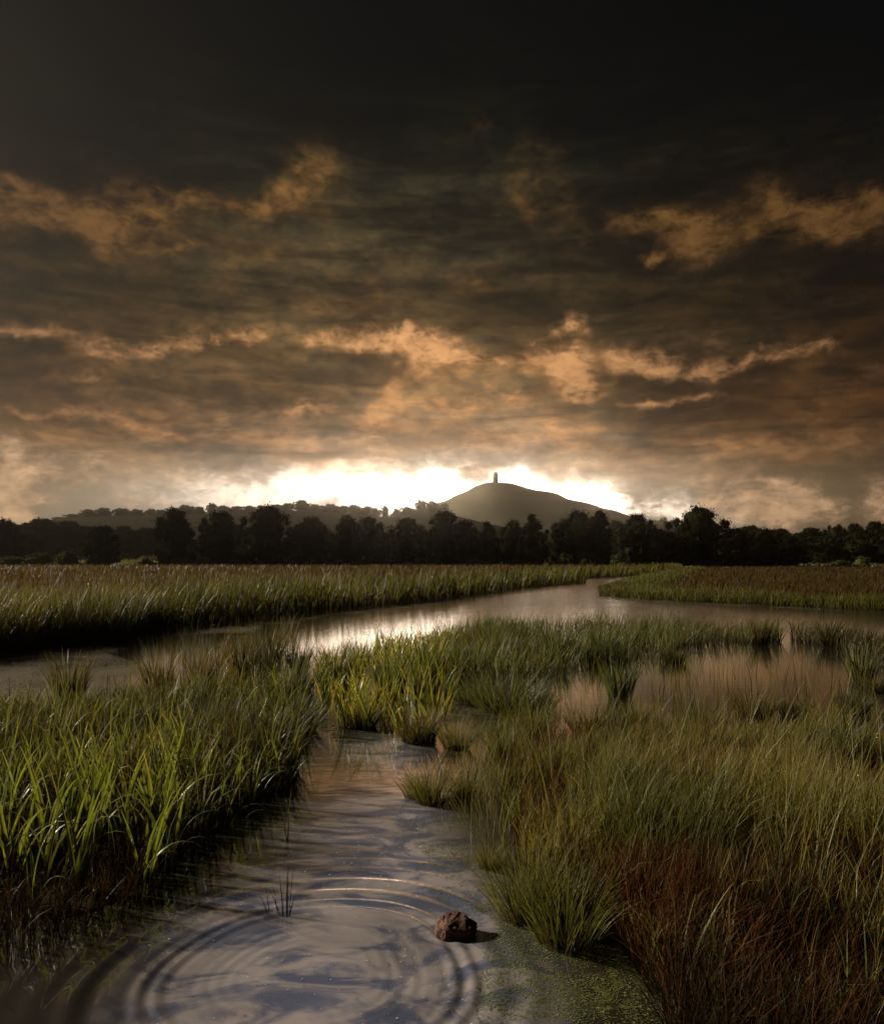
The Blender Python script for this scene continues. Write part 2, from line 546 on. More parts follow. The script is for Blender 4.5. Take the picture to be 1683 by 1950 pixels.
def plain_mat(name, c0, c1, scale=4.0, rough=.9, bump=0.0, spec=.2, metallic=0):
    m, nt, out = new_mat(name)
    geo = nt.node('ShaderNodeTexCoord').outputs['Object']
    n = nt.noise(geo, scale, 7, .6)
    p = nt.node('ShaderNodeBsdfPrincipled')
    nt.put(p.inputs['Base Color'], nt.mix(nt.smooth(n, .3, .7), c0, c1))
    p.inputs['Roughness'].default_value = rough
    p.inputs['Specular IOR Level'].default_value = spec
    if bump:
        b = nt.node('ShaderNodeBump')
        b.inputs['Strength'].default_value = bump
        b.inputs['Distance'].default_value = 0.02
        nt.put(b.inputs['Height'], nt.noise(geo, scale * 4, 5, .6))
        nt.l.new(b.outputs[0], p.inputs['Normal'])
    nt.l.new(p.outputs[0], out.inputs[0])
    return m


M_BARK = plain_mat('bark', (.03, .022, .015), (.055, .042, .03), 6, bump=.5)
M_MUD = plain_mat('marsh_ground', (.010, .008, .004), (.028, .021, .010), 1.3, rough=.95, bump=.4, spec=.03)
M_HILL = plain_mat('hill_turf', (.085, .080, .055), (.135, .120, .080), .012, spec=0)
M_RIDGE = plain_mat('ridge_woodland_floor', (.010, .011, .007), (.016, .016, .010), .03, spec=0)
M_STONE = plain_mat('tower_stone', (.20, .17, .13), (.30, .26, .20), .5, bump=.3)
M_SHADOWSTONE = plain_mat('opening_shade', (.05, .045, .04), (.08, .07, .06), 1.0)  # dark panels stand in for the shade inside the tower openings

# the rock: dark wet red-brown stone, paler lichen-specked top
m, nt, out = new_mat('rock_stone')
oc = nt.node('ShaderNodeTexCoord').outputs['Object']
nn = nt.noise(oc, 26, 8, .7)
mott = nt.noise(oc, 90, 4, .6)
c = nt.mix(nt.smooth(nn, .38, .66), (.015, .006, .004), (.13, .062, .042))
c = nt.mix(nt.smooth(mott, .52, .66), c, (.035, .010, .008))
vo = nt.noise(nt.vmath('ADD', oc, (3, 1, 2)), 120, 3, .6)
c = nt.mix(nt.smooth(vo, .63, .72), c, (.42, .32, .25))
p = nt.node('ShaderNodeBsdfPrincipled')
nt.put(p.inputs['Base Color'], c)
p.inputs['Roughness'].default_value = .8
p.inputs['Specular IOR Level'].default_value = .2
b = nt.node('ShaderNodeBump'); b.inputs['Strength'].default_value = .9; b.inputs['Distance'].default_value = .006
nt.put(b.inputs['Height'], nt.noise(oc, 60, 8, .65))
nt.l.new(b.outputs[0], p.inputs['Normal'])
nt.l.new(p.outputs[0], out.inputs[0])
M_ROCK = m

# water: dark peaty pool, mirror smooth, with films of duckweed where the mesh says so
m, nt, out = new_mat('pool_water')
pos = nt.node('ShaderNodeNewGeometry').outputs['Position']
weed = nt.node('ShaderNodeAttribute', attribute_name='weed').outputs['Fac']
dist = nt.vmath('LENGTH', pos)
silt = nt.noise(nt.vmath('MULTIPLY', pos, (1, 1.7, 1)), 1.9, 5, .6, 1.4)  # noise that breaks up the painted pool tones
fine = nt.noise(pos, 75, 3, .7)
fine2 = nt.noise(pos, 14, 5, .65)
big = nt.noise(nt.vmath('MULTIPLY', pos, (1, .6, 1)), 1.1, 4, .6)
fld = nt.math('ADD', nt.math('MULTIPLY', fine, .42), nt.math('ADD', nt.math('MULTIPLY', fine2, .33), nt.math('MULTIPLY', big, .25)))
thr = nt.math('SUBTRACT', .68, nt.math('MULTIPLY', weed, .34))
wm = nt.node('ShaderNodeMapRange', interpolation_type='SMOOTHSTEP')
nt.put(wm.inputs[0], nt.math('SUBTRACT', fld, thr)); wm.inputs[1].default_value = -.012; wm.inputs[2].default_value = .02
wmask = nt.math('MULTIPLY', wm.outputs[0], nt.smooth(weed, .02, .2))
p = nt.node('ShaderNodeBsdfPrincipled')
sv = nt.node('ShaderNodeAttribute', attribute_name='silt').outputs['Fac']  # mask of the painted sky reflection
nt.put(p.inputs['Base Color'], nt.mix(sv, nt.mix(silt, (.010, .008, .005), (.018, .016, .013)), nt.mix(nt.smooth(silt, .4, .6), (.075, .088, .140), (.255, .230, .235))))  # pale and bluish tones painted into the water as reflected sky
p.inputs['IOR'].default_value = 1.5
wind = nt.noise(nt.vmath('MULTIPLY', pos, (.5, 1.1, 1)), .9, 3, .5)
nt.put(p.inputs['Roughness'], nt.math('MULTIPLY', nt.math('ADD', nt.math('MULTIPLY', nt.smooth(dist, 20, 32), .08), .12), nt.math('MULTIPLY_ADD', wind, .7, .65)))
nt.put(p.inputs['Coat Weight'], nt.math('SUBTRACT', 1.0, nt.math('MULTIPLY', nt.smooth(dist, 26, 38), 1.0)))
p.inputs['Coat IOR'].default_value = 1.7
p.inputs['Coat Roughness'].default_value = .02
h1 = nt.noise(nt.vmath('MULTIPLY', pos, (1.0, 2.2, 1)), 3.0, 3, .5)
h2 = nt.noise(pos, 22.0, 2, .5)
b = nt.node('ShaderNodeBump'); b.inputs['Strength'].default_value = 1.0; b.inputs['Distance'].default_value = 1.0
h1 = nt.math('MULTIPLY', h1, nt.math('MULTIPLY_ADD', nt.smooth(dist, 16, 34), 14.0, 1.0))
hh = nt.math('ADD', nt.math('MULTIPLY', h1, .0016), nt.math('MULTIPLY', h2, .00012))
nt.put(b.inputs['Height'], hh)
nt.l.new(b.outputs[0], p.inputs['Normal'])
nt.l.new(b.outputs[0], p.inputs['Coat Normal'])
wd_ = nt.node('ShaderNodeBsdfPrincipled')
wc = nt.mix(nt.smooth(fine2, .35, .65), (.018, .024, .006), (.045, .048, .013))
wc = nt.mix(nt.smooth(dist, 6, 12), wc, nt.mix(fine2, (.030, .022, .011), (.065, .052, .028)))
nt.put(wd_.inputs['Base Color'], wc)
wd_.inputs['Roughness'].default_value = .7
wd_.inputs['Specular IOR Level'].default_value = .12
b2 = nt.node('ShaderNodeBump'); b2.inputs['Strength'].default_value = .25; b2.inputs['Distance'].default_value = .004
nt.put(b2.inputs['Height'], fine)
nt.l.new(b2.outputs[0], wd_.inputs['Normal'])
mx = nt.node('ShaderNodeMixShader')
nt.put(mx.inputs[0], nt.math('MULTIPLY', wmask, .92))
nt.l.new(p.outputs[0], mx.inputs[1]); nt.l.new(wd_.outputs[0], mx.inputs[2])
nt.l.new(mx.outputs[0], out.inputs[0])
M_WATER = m

m, nt, out = new_mat('duckweed_leaf')
r = nt.node('ShaderNodeAttribute', attribute_name='r').outputs['Fac']
p = nt.node('ShaderNodeBsdfPrincipled')
nt.put(p.inputs['Base Color'], nt.ramp(r, [(0, (.03, .045, .010)), (.6, (.075, .085, .020)), (.85, (.14, .13, .06)), (1, (.40, .38, .32))]))
p.inputs['Roughness'].default_value = .8
p.inputs['Specular IOR Level'].default_value = .08
nt.l.new(p.outputs[0], out.inputs[0])
M_DUCK = m

# ------------------------------------------------------------------ where the land lies (photo pixels turned to marsh coordinates)
FIELD_L = poly([(-900, 1300), (-300, 1275), (0, 1243), (120, 1228), (250, 1216), (265, 1203), (300, 1197), (480, 1181), (600, 1166), (700, 1156),
                (850, 1141), (1000, 1119), (1115, 1109), (1095, 1103), (1180, 1098), (1290, 1088.5), (1300, 1080.5), (-2400, 1080.5), (-2400, 1200)])
FIELD_R = poly([(1275, 1090), (1240, 1099), (1180, 1110), (1138, 1123), (1142, 1134), (1230, 1142), (1400, 1150), (1700, 1166), (2300, 1190),
                (3400, 1190), (4200, 1080.5), (1300, 1080.5), (1290, 1088.5)])
ISLAND = poly([(820, 1222), (900, 1205), (1010, 1198), (1200, 1196), (1340, 1203), (1480, 1212), (1490, 1226), (1380, 1228), (1290, 1240), (1260, 1262),
               (1120, 1268), (1040, 1300), (960, 1312), (850, 1308), (810, 1275)])
ISLAND_B = poly([(1500, 1212), (1600, 1218), (1683, 1232), (1900, 1240), (1900, 1262), (1683, 1258), (1600, 1236), (1510, 1222)])
MIDBED = poly([(590, 1300), (620, 1262), (700, 1245), (800, 1228), (870, 1225), (870, 1320), (845, 1395), (740, 1392), (650, 1392), (615, 1350)])
LEFTBED = poly([(-500, 1365), (0, 1372), (120, 1362), (300, 1348), (420, 1340), (520, 1336), (575, 1360), (585, 1400), (560, 1440), (562, 1480), (530, 1520),
                (440, 1575), (350, 1640), (290, 1720), (120, 1790), (-100, 1840), (-700, 1840), (-900, 1500)])
RIGHTBED = poly([(965, 1470), (1000, 1450), (1060, 1424), (1200, 1412), (1400, 1425), (1560, 1428), (1700, 1438), (2100, 1460), (2500, 1900), (1900, 2300),
                 (1350, 2300), (1260, 1930), (1180, 1800), (1040, 1765), (1010, 1690), (985, 1610), (965, 1550), (950, 1490)])
LANDS = [(FIELD_L, 1.5, .10), (FIELD_R, 1.5, .10), (ISLAND, .5, -.015), (ISLAND_B, .4, -.02), (LEFTBED, .35, .0), (RIGHTBED, .35, .0)]


def land_height(P):
    z = np.full(len(P), -.35)
    for pg, soft, top in LANDS:
        d = sdf(P, pg) + (vnoise(P, 1.7, 3) - .5) * .35 * min(1, soft)
        s = np.clip((-d) / soft + .35, 0, 1)
        z = np.maximum(z, -.35 + (top + .35) * s * s * (3 - 2 * s))
    far = np.clip((P[:, 1] - 185) / 30, 0, 1)
    z = np.where(far > 0, np.maximum(z, .1 * far - .35 * (1 - far)), z)
    rise = np.clip((P[:, 1] - 215) / 230, 0, 1)
    z = z + 8.0 * rise * rise * (3 - 2 * rise) + (vnoise(P, .01, 5) - .5) * 3 * rise
    return z + (vnoise(P, 3.1, 9) - .5) * .03


def grid_mesh(name, xs2, ys, zf, mat):
    n, k = xs2.shape
    P = np.stack([xs2.ravel(), np.repeat(ys, k)], 1)
    z = zf(P)
    v = np.column_stack([P, z])
    i = np.arange(n - 1)[:, None] * k + np.arange(k - 1)[None, :]
    i = i.ravel()
    q = np.stack([i, i + 1, i + k + 1, i + k], 1)
    return mesh_np(name, v, q, None, mat)


ys = np.concatenate([[-60, -30, -12, -5, -1], np.geomspace(.8, 260, 230), np.geomspace(270, 4000, 40)])
tt_ = np.linspace(-1, 1, 301)
tt_ = np.sign(tt_) * (np.abs(tt_) ** 1.25)
xs = tt_[None, :] * (np.maximum(ys, 0)[:, None] * 1.5 + 9)
o = link('ground', grid_mesh('ground', xs, ys, land_height, M_MUD))
tag(o, 'dark muddy marsh ground under the reed beds', kind='structure')

# water: rings spreading round the splash
RC = np.array(gp(598, 1852))
WEEDS = [(poly([(-300, 1262), (0, 1246), (250, 1218), (480, 1184), (700, 1159), (850, 1144), (1000, 1122), (1000, 1127), (860, 1149), (760, 1166), (640, 1172), (600, 1184), (520, 1192),
                (500, 1206), (330, 1213), (220, 1226), (250, 1250), (330, 1285), (300, 1330), (0, 1340), (-300, 1340)]), .62, .5),
         (poly([(580, 1340), (640, 1330), (760, 1370), (800, 1400), (700, 1425), (600, 1415)]), .50, .3),
         (poly([(840, 1330), (960, 1310), (1050, 1350), (1000, 1375), (900, 1368), (840, 1380)]), .55, .3),
         (poly([(925, 1640), (1000, 1740), (1270, 1790), (1300, 2000), (930, 2000), (900, 1920), (925, 1800), (900, 1720)]), .44, .25),
         (poly([(790, 1600), (930, 1610), (960, 1700), (920, 1760), (840, 1725), (790, 1670)]), .40, .2),
         (poly([(400, 1560), (560, 1480), (575, 1540), (450, 1610), (330, 1720), (150, 1790), (150, 1740), (300, 1640)]), .55, .16),
         (poly([(1180, 1125), (1250, 1142), (1700, 1164), (1700, 1170), (1230, 1148), (1130, 1140)]), .5, .6),
         (poly([(-300, 1340), (600, 1300), (620, 1420), (560, 1500), (0, 1750), (-300, 1750)]), .5, .3),
         (poly([(780, 1380), (960, 1350), (1100, 1350), (1000, 1500), (950, 1640), (800, 1570), (760, 1520)]), .42, .3),
         (poly([(1100, 1290), (1700, 1290), (1700, 1400), (1100, 1400)]), .25, .3)]
rad = np.concatenate([np.linspace(0.002, 1.9, 190), np.geomspace(1.92, 420, 150)])
NA = 420
tha = np.linspace(0, 2 * math.pi, NA, endpoint=False)
RR, TH = np.meshgrid(rad, tha, indexing='ij')
PX = RC[0] + RR * np.cos(TH)
PY = RC[1] + RR * np.sin(TH)


def ripple(r, th):
    rr = r + .018 * np.sin(th * 3 + 1) + .01 * np.sin(th * 5)
    brk = .82 + .18 * np.sin(th * 2 + 3 * np.sin(th) + rr * 3)
    brk2 = .8 + .2 * np.sin(th * 3 - 1 + rr * 5)
    return (.0054 * np.exp(-((rr - .74) / .10) ** 2) * np.sin(2 * math.pi * rr / .095) * brk
            + .0056 * np.exp(-((rr - 1.02) / .16) ** 2) * np.sin(2 * math.pi * rr / .17) * brk2
            + .0012 * np.exp(-((rr - .45) / .16) ** 2) * np.sin(2 * math.pi * rr / .07 + 1) * brk2
            + .0016 * np.exp(-((rr - 1.4) / .2) ** 2) * np.sin(2 * math.pi * rr / .15) * brk)


PZ = ripple(RR, TH)
Pw = np.stack([PX.ravel(), PY.ravel()], 1)
# jagged coastline of the weed films
wv = np.zeros(len(Pw))
for pg, amt, soft in WEEDS:
    d = sdf(Pw, pg) + (vnoise(Pw, 2.2, 4) - .5) * soft * 1.5
    wv = np.maximum(wv, amt * np.clip(.5 - d / soft, 0, 1) * (.8 + .4 * vnoise(Pw, 1.2, 8)))
# bright sky reflection painted into the pool colour as pale patches
gleam_v = np.clip(1.25 - sdf(Pw, poly([(330, 1990), (400, 1760), (530, 1640), (570, 1500), (600, 1400), (760, 1410), (770, 1520), (820, 1620), (880, 1700), (950, 1850), (940, 1990)])) / .45 - .25, 0, 1) ** 1.2
gleam_v *= .55 + .45 * vnoise(Pw * np.array([1, 1.6]), 3.0, 41)
i = (np.arange(len(rad) - 1)[:, None] * NA + np.arange(NA)[None, :]).ravel()
j = (np.arange(len(rad) - 1)[:, None] * NA + (np.arange(NA)[None, :] + 1) % NA).ravel()
me = mesh_np('water', np.column_stack([Pw, PZ.ravel()]), np.stack([i, i + NA, j + NA, j], 1), {'weed': wv, 'silt': gleam_v}, M_WATER)  # 'silt' carries the painted sky reflection
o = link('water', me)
tag(o, 'still dark river and pool reflecting the sky with spreading ripple rings', kind='structure')

# ------------------------------------------------------------------ far hills
PROF = [(-900, 1020), (-300, 1010), (560, 1010), (700, 990), (800, 972), (840, 958), (880, 940), (905, 928), (922, 920), (935, 918.5), (952, 919), (970, 923.5), (1000, 930), (1040, 939), (1062, 944),
        (1080, 953), (1100, 958), (1130, 964), (1160, 975), (1200, 986), (1280, 1000), (1420, 1022), (1700, 1035), (2600, 1045)]
TY = 1500.0
pxs = np.array([p[0] for p in PROF], float)
zs = np.array([CAMZ + (HY - p[1]) / F * TY for p in PROF])
hx = np.linspace(at(-900, 0, TY).x, at(2600, 0, TY).x, 420)
hy = np.linspace(TY - 420, TY + 500, 60)
px_of = hx / TY * F + CX
prof = np.interp(px_of, pxs, zs)
kern = np.hanning(7); kern /= kern.sum()
prof = np.convolve(np.pad(prof, 3, 'edge'), kern, 'valid')


def hill_z(P):
    pr = np.interp(P[:, 0], hx, prof)
    t = np.clip((P[:, 1] - TY) / np.where(P[:, 1] < TY, 380, 450), -1, 1)
    s = np.cos(t * math.pi / 2) ** 1.3
    terr = np.sin(pr * s * .35 + vnoise(P, .01, 2) * 3) * 1.6
    return 2 + (pr - 2) * s + terr * s * (np.abs(t) > .05)


o = link('hill', grid_mesh('hill', np.broadcast_to(hx, (60, 420)).copy(), hy, hill_z, M_HILL))
tag(o, 'steep grassy hill rising hazy beyond the trees', kind='structure')

RPROF = [(-900, 1015), (-200, 1006), (30, 1001), (100, 992), (170, 980), (260, 976), (400, 974), (470, 970), (560, 966), (640, 970), (720, 978), (760, 980), (800, 968),
         (850, 972), (920, 990), (1000, 1005), (1400, 1020), (2600, 1040)]
RY = 1050.0
rxs = np.array([p[0] for p in RPROF], float)
rzs = np.array([CAMZ + (HY - 7 - p[1]) / F * RY for p in RPROF])
rx = np.linspace(at(-900, 0, RY).x, at(2600, 0, RY).x, 200)
rprof = np.interp(rx / RY * F + CX, rxs, rzs)


def ridge_z(P):
    pr = np.interp(P[:, 0], rx, rprof)
    t = np.clip((P[:, 1] - RY) / np.where(P[:, 1] < RY, 320, 150), -1, 1)
    return 1 + (pr - 1) * np.cos(t * math.pi / 2) ** 1.2


o = link('hills', grid_mesh('hills', np.broadcast_to(rx, (36, 200)).copy(), np.linspace(RY - 330, RY + 160, 36), ridge_z, M_RIDGE))
tag(o, 'long low wooded ridge in the haze left of the hill', kind='structure')


# ------------------------------------------------------------------ box helper
def box_mesh(name, boxes, mat):
    """boxes: (x0,x1,y0,y1,z0,z1, taper)"""
    vs, qs = [], []
    for b in boxes:
        x0, x1, y0, y1, z0, z1 = b[:6]
        tp = b[6] if len(b) > 6 else 0.0
        k = len(vs)
        vs += [(x0, y0, z0), (x1, y0, z0), (x1, y1, z0), (x0, y1, z0),
               (x0 + tp, y0 + tp, z1), (x1 - tp, y0 + tp, z1), (x1 - tp, y1 - tp, z1), (x0 + tp, y1 - tp, z1)]
        qs += [(k, k + 3, k + 2, k + 1), (k + 4, k + 5, k + 6, k + 7), (k, k + 1, k + 5, k + 4), (k + 1, k + 2, k + 6, k + 5),
               (k + 2, k + 3, k + 7, k + 6), (k + 3, k, k + 4, k + 7)]
    return mesh_np(name, np.array(vs), np.array(qs), None, mat, smooth=False)


tp_ = at(943.5, 919, TY)
tower = tag(link('stone_tower', None, loc=(tp_.x, TY, tp_.z - 1.5)), 'roofless square stone tower standing alone on the hilltop', 'tower')
link('tower_body', box_mesh('tower_body', [(-4.0, 4.0, -4.0, 4.0, 0, 20.4, .55)], M_STONE), tower)
for sxx in (-1, 1):
    for syy in (-1, 1):
        x0, x1 = sorted((sxx * 3.1, sxx * 5.0))
        y0, y1 = sorted((syy * 3.1, syy * 5.0))
        link('buttress', box_mesh('buttress', [(x0, x1, y0, y1, 0, 13.0, .45), (x0 + .45, x1 - .45, y0 + .45, y1 - .45, 12.9, 18.0, .3)], M_STONE), tower)
par = link('parapet', box_mesh('parapet', [(-3.7, 3.7, -3.7, -3.2, 20.35, 21.5), (-3.7, 3.7, 3.2, 3.7, 20.35, 21.5), (-3.7, -3.2, -3.2, 3.2, 20.35, 21.5), (3.2, 3.7, -3.2, 3.2, 20.35, 21.5)], M_STONE), tower)
for sxx in (-1, 1):
    for syy in (-1, 1):
        link('corner_pinnacle', box_mesh('corner_pinnacle', [(sxx * 3.45 - .4, sxx * 3.45 + .4, syy * 3.45 - .4, syy * 3.45 + .4, 21.4, 22.1, .25)], M_STONE), par)
for zc in (7.2, 14.0):
    wdt = 4.0 - .55 * zc / 20.4 + .12
    link('string_course', box_mesh('string_course', [(-wdt, wdt, -wdt, wdt, zc, zc + .4)], M_STONE), tower)
link('belfry_opening_shade', box_mesh('belfry_opening_shade', [(-1.1, 1.1, -3.75, -3.3, 15.2, 19.0)], M_SHADOWSTONE), tower)
link('doorway_shade', box_mesh('doorway_shade', [(-1.2, 1.2, -4.05, -3.6, 0.5, 4.6)], M_SHADOWSTONE), tower)


# ------------------------------------------------------------------ trees
def crown_mesh(name, seed, shape, nleaf, lsize, mat, core=True):
    """foliage massed in clumps, unit height (z 0..1), half width about .5"""
    rs_ = np.random.RandomState(seed)
    cl = []
    tries = 0
    want = shape.get('n', 34)
    while len(cl) < want and tries < 6000:
        tries += 1
        z = rs_.uniform(shape['z0'], .93)
        wz = np.interp(z, *shape['prof'])
        a = rs_.rand() * 2 * math.pi
        rr = wz * rs_.rand() ** .3
        rc = rs_.uniform(.05, .115) * shape.get('k', 1)
        rr = max(0, min(rr, wz - rc * .35)) * (.6 if z > .8 else 1)
        c = np.array([rr * math.cos(a), rr * math.sin(a), min(z, 1 - rc * .8)])
        cl.append((c, rc))
    vs, rr_ = [], []
    nleaf = int(nleaf * 1.0)
    per = nleaf // len(cl)
    allc = []
    for c, rc in cl:
        d = rs_.normal(size=(per, 3)); d /= np.linalg.norm(d, axis=1)[:, None]
        rad_ = rc * (rs_.rand(per) ** .35) * rs_.choice([1, 1, 1.15, 1.35, 1.7], per)
        P = c + d * rad_[:, None] * np.array([1.1, 1.1, .85])
        allc.append(P)
    P = np.concatenate(allc)
    P = P[P[:, 2] > .005]
    n = len(P)
    a = rs_.normal(size=(n, 3)); a /= np.linalg.norm(a, axis=1)[:, None]
    b = rs_.normal(size=(n, 3)); b -= (b * a).sum(1)[:, None] * a; b /= np.linalg.norm(b, axis=1)[:, None]
    s = lsize * rs_.uniform(.6, 1.4, n)[:, None]
    V4 = np.stack([P + a * s, P + b * s * .55, P - a * s, P - b * s * .55], 1).reshape(-1, 3)
    Q = np.arange(n * 4).reshape(-1, 4)
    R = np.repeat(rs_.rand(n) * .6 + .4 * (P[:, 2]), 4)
    if core:
        # branches' dense hearts so the crowns are not see-through
        import bmesh
        bm = bmesh.new()
        for c, rc in cl:
            bmesh.ops.create_icosphere(bm, subdivisions=1, radius=rc * .7, matrix=Matrix.Translation(Vector(c)))
        zc = np.linspace(.0, .86, 9)
        kk = 12
        rows = []
        for z_ in zc:
            wz = np.interp(z_, *shape['prof']) * (.66 if z_ < .75 else .5)
            rows.append([bm.verts.new((wz * math.cos(a_ / kk * 6.283) * rs_.uniform(.8, 1.05), wz * math.sin(a_ / kk * 6.283) * rs_.uniform(.8, 1.05), z_ + rs_.uniform(-.02, .02))) for a_ in range(kk)])
        cap = bm.verts.new((0, 0, .9))
        for a_, b_ in zip(rows, rows[1:]):
            for q_ in range(kk):
                q2 = (q_ + 1) % kk
                bm.faces.new((a_[q_], a_[q2], b_[q2]))
                bm.faces.new((a_[q_], b_[q2], b_[q_]))
        for q_ in range(kk):
            bm.faces.new((rows[-1][q_], rows[-1][(q_ + 1) % kk], cap))
        bm.verts.index_update()
        vv = np.array([tuple(v.co) for v in bm.verts])
        vv += rs_.normal(size=vv.shape) * .008
        ff = np.array([[v.index for v in f.verts] for f in bm.faces])
        bm.free()
        ff = np.column_stack([ff, ff[:, 2]])
        tri = ff[:, :3]
        # turn triangles to thin quads by adding an edge midpoint
        mids = (vv[tri[:, 2]] + vv[tri[:, 0]]) / 2
        off = len(V4)
        mid_idx = off + len(vv) + np.arange(len(tri))
        V4 = np.concatenate([V4, vv, mids])
        Q = np.concatenate([Q, np.column_stack([tri + off, mid_idx])])
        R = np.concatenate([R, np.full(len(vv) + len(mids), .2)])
    return mesh_np(name, V4, Q, {'r': R}, mat, smooth=False)


def trunk_mesh(name, seed, limbs=5):
    rs_ = np.random.RandomState(seed)
    vs, qs = [], []

    def tube(p0, p1, r0, r1, k=6):
        d = p1 - p0
        d = d / np.linalg.norm(d)
        u = np.cross(d, [0.3, 1, 0.2]); u /= np.linalg.norm(u)
        v = np.cross(d, u)
        b = len(vs)
        for p, r_ in ((p0, r0), ((p0 + p1) / 2 + rs_.normal(size=3) * .01, (r0 + r1) / 2), (p1, r1)):
            for q in range(k):
                a = q / k * 2 * math.pi
                vs.append(p + (u * math.cos(a) + v * math.sin(a)) * r_)
        for s in range(2):
            for q in range(k):
                qs.append((b + s * k + q, b + s * k + (q + 1) % k, b + (s + 1) * k + (q + 1) % k, b + (s + 1) * k + q))
    top = np.array([rs_.normal() * .03, rs_.normal() * .03, .62])
    tube(np.array([0, 0, -.02]), top, .035, .016)
    for _ in range(limbs):
        t = rs_.uniform(.25, .9)
        p0 = top * t
        a = rs_.rand() * 2 * math.pi
        tube(p0, p0 + np.array([math.cos(a) * .25, math.sin(a) * .25, rs_.uniform(.12, .28)]), .014, .004, 5)
    return mesh_np(name, np.array(vs), np.array(qs), None, M_BARK)


ROUND = {'z0': .02, 'prof': ([0, .1, .35, .6, .8, 1], [.30, .42, .52, .50, .36, .12]), 'n': 80}
TALL = {'z0': .02, 'prof': ([0, .1, .4, .7, .9, 1], [.26, .33, .38, .36, .25, .08]), 'n': 80}
DOME = {'z0': .02, 'prof': ([0, .15, .4, .7, .88, 1], [.38, .5, .60, .56, .42, .16]), 'n': 90}
SPIKY = {'z0': .02, 'prof': ([0, .1, .35, .6, .8, 1], [.36, .42, .40, .26, .14, .05]), 'n': 80, 'k': .85}
BUSHY = {'z0': .05, 'prof': ([0, .2, .5, .8, 1], [.8, .92, .8, .5, .1]), 'n': 34, 'k': 1.5}
KINDS = {}
for nm, sh, seeds in (('round', ROUND, (1, 2, 3)), ('tall', TALL, (4, 5, 6)), ('dome', DOME, (7, 8)), ('spiky', SPIKY, (9, 10)), ):
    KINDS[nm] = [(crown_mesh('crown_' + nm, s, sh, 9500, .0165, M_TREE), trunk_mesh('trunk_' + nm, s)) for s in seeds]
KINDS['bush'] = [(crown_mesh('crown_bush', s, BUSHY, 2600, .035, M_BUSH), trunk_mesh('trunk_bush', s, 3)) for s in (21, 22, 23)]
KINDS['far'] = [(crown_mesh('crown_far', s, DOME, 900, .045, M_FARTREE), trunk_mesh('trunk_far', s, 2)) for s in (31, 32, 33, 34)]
rngT = random.Random(5)


def ground_z(x, y):
    return float(land_height(np.array([[x, y]]))[0])


def tree(name, kind, px, top, wpx, Y, label, cat, group=None, zb=None, idx=None):
    x = (px - CX) * Y / F
    z = ground_z(x, Y) if zb is None else zb
    hgt = CAMZ + (HY - top) * Y / F - z
    wid = wpx * Y / F
    ks = KINDS[kind]
    cm, tm = ks[(idx if idx is not None else rngT.randrange(len(ks))) % len(ks)]
    unit = {'round': 1.0, 'tall': .74, 'dome': 1.16, 'spiky': .82, 'bush': 1.75, 'far': 1.16}[kind]
    root = link(name, None, loc=(x, Y, z - .1), rot=(0, 0, rngT.uniform(0, 6.28)))
    s = (wid / unit, wid / unit, hgt)
    link('trunk', tm, root, scale=s)
    link('crown', cm, root, scale=s)
    tag(root, label, cat, group)
    return root


G1 = 'dark trees along the far edge of the marsh'
TREES = [
    ('tall', 195, 998, 60, 186, 'narrow column-shaped dark tree standing alone left of the pale meadow gap'),
    ('tall', 336, 965, 76, 188, 'tall square-topped dark tree just right of the pale meadow gap'),
    ('round', 420, 970, 88, 200, 'dark rounded tree behind the low olive tree, second right of the meadow gap'),
    ('round', 403, 1012, 96, 182, 'lower olive-tinted tree spreading in front of a taller dark one'),
    ('dome', 505, 960, 104, 188, 'broad high dark tree with a lumpy top, highest left of the hill'),
    ('round', 592, 981, 82, 192, 'mid-height dark tree right of the broad lumpy one'),
    ('round', 662, 979, 62, 190, 'dark tree with a flat twin-headed top, its left half'),
    ('tall', 702, 980, 58, 192, 'dark tree with a flat twin-headed top, its right half'),
    ('round', 775, 984, 92, 188, 'ragged dark tree in front of the gap between ridge and hill'),
    ('tall', 848, 970, 72, 187, 'dark tree with a tufted crown below the left slope of the hill'),
    ('tall', 886, 986, 52, 190, 'slim dark tree touching the tufted one below the left slope'),
    ('spiky', 930, 990, 66, 188, 'pointed dark tree directly beneath the stone tower'),
    ('round', 975, 988, 62, 192, 'dark tree right of the pointed one beneath the tower'),
    ('spiky', 1014, 976, 70, 188, 'dark tree with a sharp leading tuft right of the tower'),
    ('round', 1062, 992, 62, 196, 'lower round tree filling the dip under the hill shoulder'),
    ('round', 1100, 969, 82, 188, 'high leafy dark tree under the right shoulder of the hill'),
    ('tall', 1140, 967, 44, 187, 'slender upright dark tree beside the haze gap'),
    ('round', 1213, 975, 74, 196, 'dark tree rising behind a round one where the river ends'),
    ('dome', 1236, 998, 96, 186, 'low round dark tree above the end of the river'),
    ('dome', 1328, 959, 116, 192, 'largest dark tree, its great domed crown of separate lobes'),
    ('round', 1395, 1003, 92, 186, 'dark tree below and right of the great domed crown'),
    ('round', 1300, 1018, 80, 184, 'low dark tree at the foot of the great domed crown'),
    ('dome', 1452, 1004, 86, 194, 'flat-topped dark tree two right of the great domed crown'),
    ('round', 1500, 1018, 72, 184, 'rounded dark tree ending the main row before the right meadow'),
    ('round', 8, 985, 66, 205, 'dark tree cut by the left margin below the bright cloud'),
    ('round', 735, 1012, 52, 184, 'small dark tree between the twin-headed and ragged trees'),
    ('round', 550, 1020, 60, 184, 'small dark tree at the foot of the broad lumpy one'),
    ('round', 812, 1010, 50, 186, 'small dark tree wedged left of the tufted crown'),
]
